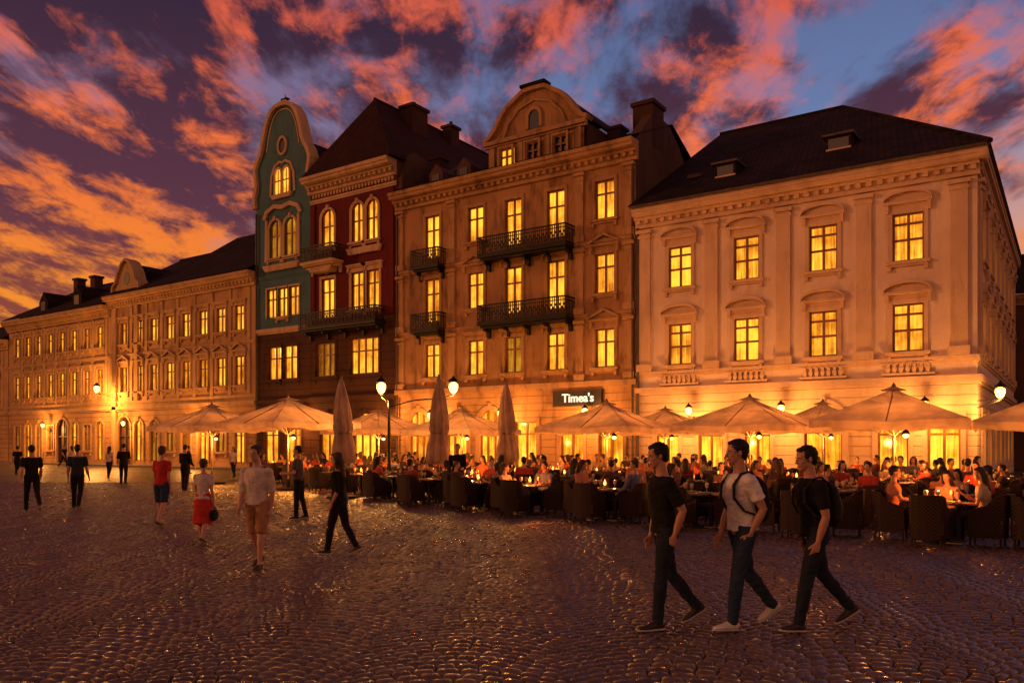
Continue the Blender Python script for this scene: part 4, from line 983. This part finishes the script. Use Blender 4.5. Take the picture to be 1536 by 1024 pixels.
# ============================================================ TERRACE LAYOUT
FY=[(-33,25.5),(-28,23.4),(-24,20.9),(-16,17.6),(-11.5,16.4),(-8,15.8),(4,15.5)]
def fy(x):
    for (a,ya),(b_,yb) in zip(FY,FY[1:]):
        if a<=x<=b_: return ya+(yb-ya)*(x-a)/(b_-a)
    return 99
def put(nm,me,x,y,z,r):
    o=bpy.data.objects.new(nm,me);o.location=(x,y,z);o.rotation_euler=(0,0,r);COL.objects.link(o);return o
x=-32.0;col=0
while x<3.2:
    row=0;y=fy(x)+.95
    while y<31.5:
        jx=random.uniform(-.15,.15);jy=random.uniform(-.15,.15) if row else 0
        rot=random.choice([0,0,math.pi/4])+random.uniform(-.12,.12) if row else random.uniform(-.1,.1)
        cxx,cyy=x+jx,y+jy
        if any(math.hypot(cxx-u[0],cyy-u[1])<.55 for u in UM): cxx+=.7
        lit_=(col+row*2)%4==1 and row<4
        cd=lit_ or random.random()<.4
        tt=put('cafe_table',tb1 if cd else tb0,cxx,cyy,.0,rot)
        if lit_: plight((0,0,1.02),62,.05,(1,.24,.032),parent=tt)
        for k in range(4):
            a=rot+k*math.pi/2;d=random.uniform(.72,.86)
            px,py=cxx+d*math.cos(a),cyy+d*math.sin(a)
            put('wicker_armchair',chm,px,py,.0,a+math.pi+random.uniform(-.15,.15))
            front=(row==0 and abs(a%(2*math.pi)-1.5*math.pi)<.8)
            if random.random()<(.18 if front else .58):
                o=put('seated_diner',random.choice(sit),px-.02*math.cos(a),py-.02*math.sin(a),.0,a+math.pi+random.uniform(-.25,.25))
                s=random.uniform(.92,1.04);o.scale=(s,s,s)
        y+=2.45;row+=1
    x+=2.3;col+=1

# ============================================================ WORLD
w=bpy.data.worlds.new('World');sc.world=w;w.use_nodes=True;nt=w.node_tree;nt.nodes.clear()
o=nt.nodes.new('ShaderNodeOutputWorld');bg=nt.nodes.new('ShaderNodeBackground');nt.links.new(bg.outputs[0],o.inputs[0])
tc=N(nt,'ShaderNodeTexCoord');nv=N(nt,'ShaderNodeVectorMath',operation='NORMALIZE');nt.links.new(tc.outputs['Generated'],nv.inputs[0])
sp=N(nt,'ShaderNodeSeparateXYZ');nt.links.new(nv.outputs[0],sp.inputs[0]);X,Y,Z=sp.outputs
zc=MA(nt,'ADD',MA(nt,'MAXIMUM',Z,0),.16)
px=MA(nt,'DIVIDE',X,zc);py=MA(nt,'DIVIDE',Y,zc)
u=MA(nt,'ADD',MA(nt,'MULTIPLY',px,-.50),MA(nt,'MULTIPLY',py,.866));v=MA(nt,'ADD',MA(nt,'MULTIPLY',px,.866),MA(nt,'MULTIPLY',py,.50))
def cn(du,dv,su,sv,det,off,ro=.6,dist=.35):
    c=N(nt,'ShaderNodeCombineXYZ');nt.links.new(MA(nt,'MULTIPLY',MA(nt,'ADD',u,du),su),c.inputs[0]);nt.links.new(MA(nt,'MULTIPLY',MA(nt,'ADD',v,dv),sv),c.inputs[1]);c.inputs[2].default_value=off
    n=N(nt,'ShaderNodeTexNoise');n.inputs['Scale'].default_value=1;n.inputs['Detail'].default_value=det;n.inputs['Roughness'].default_value=ro;n.inputs['Distortion'].default_value=dist
    nt.links.new(c.outputs[0],n.inputs['Vector']);return n.outputs[0]
n1=cn(0,0,1.9,3.0,8,3.1);n1b=cn(.06,-.08,1.9,3.0,8,3.1);n2=cn(0,0,.9,1.0,3,9.2);n3=cn(0,0,5.5,10,7,1.7,.68)
left=MA(nt,'ADD',MA(nt,'MULTIPLY',X,-.82),MA(nt,'MULTIPLY',Y,-.57))
lowz=SS(nt,MA(nt,'MULTIPLY',Z,-1),-.36,-.12)
cov=SS(nt,MA(nt,'ADD',n1,MA(nt,'ADD',MA(nt,'ADD',MA(nt,'MULTIPLY',left,.15),MA(nt,'MULTIPLY',lowz,.07)),MA(nt,'ADD',MA(nt,'MULTIPLY',MA(nt,'SUBTRACT',n3,.5),.24),MA(nt,'MULTIPLY',MA(nt,'SUBTRACT',n2,.5),.33)))),.33,.55)
lit=SS(nt,MA(nt,'ADD',MA(nt,'MULTIPLY',MA(nt,'SUBTRACT',n1b,n1),3.6),MA(nt,'ADD',MA(nt,'MULTIPLY',MA(nt,'SUBTRACT',n3,.5),2.3),MA(nt,'ADD',MA(nt,'MULTIPLY',MA(nt,'SUBTRACT',n2,.5),1.2),MA(nt,'ADD',MA(nt,'MULTIPLY',lowz,.16),MA(nt,'MULTIPLY',left,-.22))))),-.30,.52)
zr=MA(nt,'MAXIMUM',Z,0)
base=RAMP(nt,zr,[(0,(1.0,.34,.03)),(.10,(1.0,.36,.06)),(.18,(.95,.36,.15)),(.26,(.52,.33,.36)),(.36,(.15,.22,.44)),(.6,(.08,.10,.25)),(1,(.08,.06,.12))])
bri=RAMP(nt,zr,[(0,(1.0,.36,.02)),(.15,(1.0,.30,.025)),(.26,(1.0,.215,.035)),(.36,(1.0,.18,.05)),(.45,(.82,.13,.065)),(.7,(.45,.12,.08)),(1,(.34,.11,.08))])
drk=RAMP(nt,zr,[(0,(.50,.11,.02)),(.14,(.28,.06,.035)),(.25,(.12,.036,.06)),(.45,(.042,.020,.045)),(1,(.06,.03,.04))])
cl=MIX(nt,lit,drk,bri)
base=MIX(nt,SS(nt,left,-.1,.5),base,MIX(nt,.5,base,(.42,.12,.12)))
colr=MIX(nt,cov,base,cl)
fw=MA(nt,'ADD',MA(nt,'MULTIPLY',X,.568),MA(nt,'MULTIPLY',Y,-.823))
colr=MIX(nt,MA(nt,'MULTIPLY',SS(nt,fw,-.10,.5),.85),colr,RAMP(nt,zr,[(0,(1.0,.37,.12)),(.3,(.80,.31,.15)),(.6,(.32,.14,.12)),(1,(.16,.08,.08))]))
below=MIX(nt,SS(nt,Z,-.02,.0),(.06,.025,.015),colr)
sky=N(nt,'ShaderNodeTexSky');sky.sky_type='NISHITA';sky.sun_disc=False;sky.sun_elevation=R(9);sky.sun_rotation=R(-128)
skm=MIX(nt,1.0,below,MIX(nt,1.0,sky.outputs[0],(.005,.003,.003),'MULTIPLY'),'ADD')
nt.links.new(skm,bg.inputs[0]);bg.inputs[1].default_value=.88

az=Vector((-.79,-.61,0)).normalized();d=Vector((az.x*math.cos(R(9)),az.y*math.cos(R(9)),math.sin(R(9))))
L=bpy.data.lights.new('sun','SUN');L.energy=.95;L.angle=R(7);L.color=(1,.38,.13)
so=bpy.data.objects.new('sun',L);so.rotation_euler=(-d).to_track_quat('-Z','Y').to_euler();so.location=(0,0,40);COL.objects.link(so)

# ============================================================ CAMERA
cam=bpy.data.cameras.new('camera');co=bpy.data.objects.new('camera',cam);COL.objects.link(co)
cam.sensor_width=36;cam.lens=36*1220/1536;cam.shift_y=153/1536;cam.clip_end=2000
co.location=(0,0,1.8);co.rotation_euler=(R(90),0,R(34.6));sc.camera=co
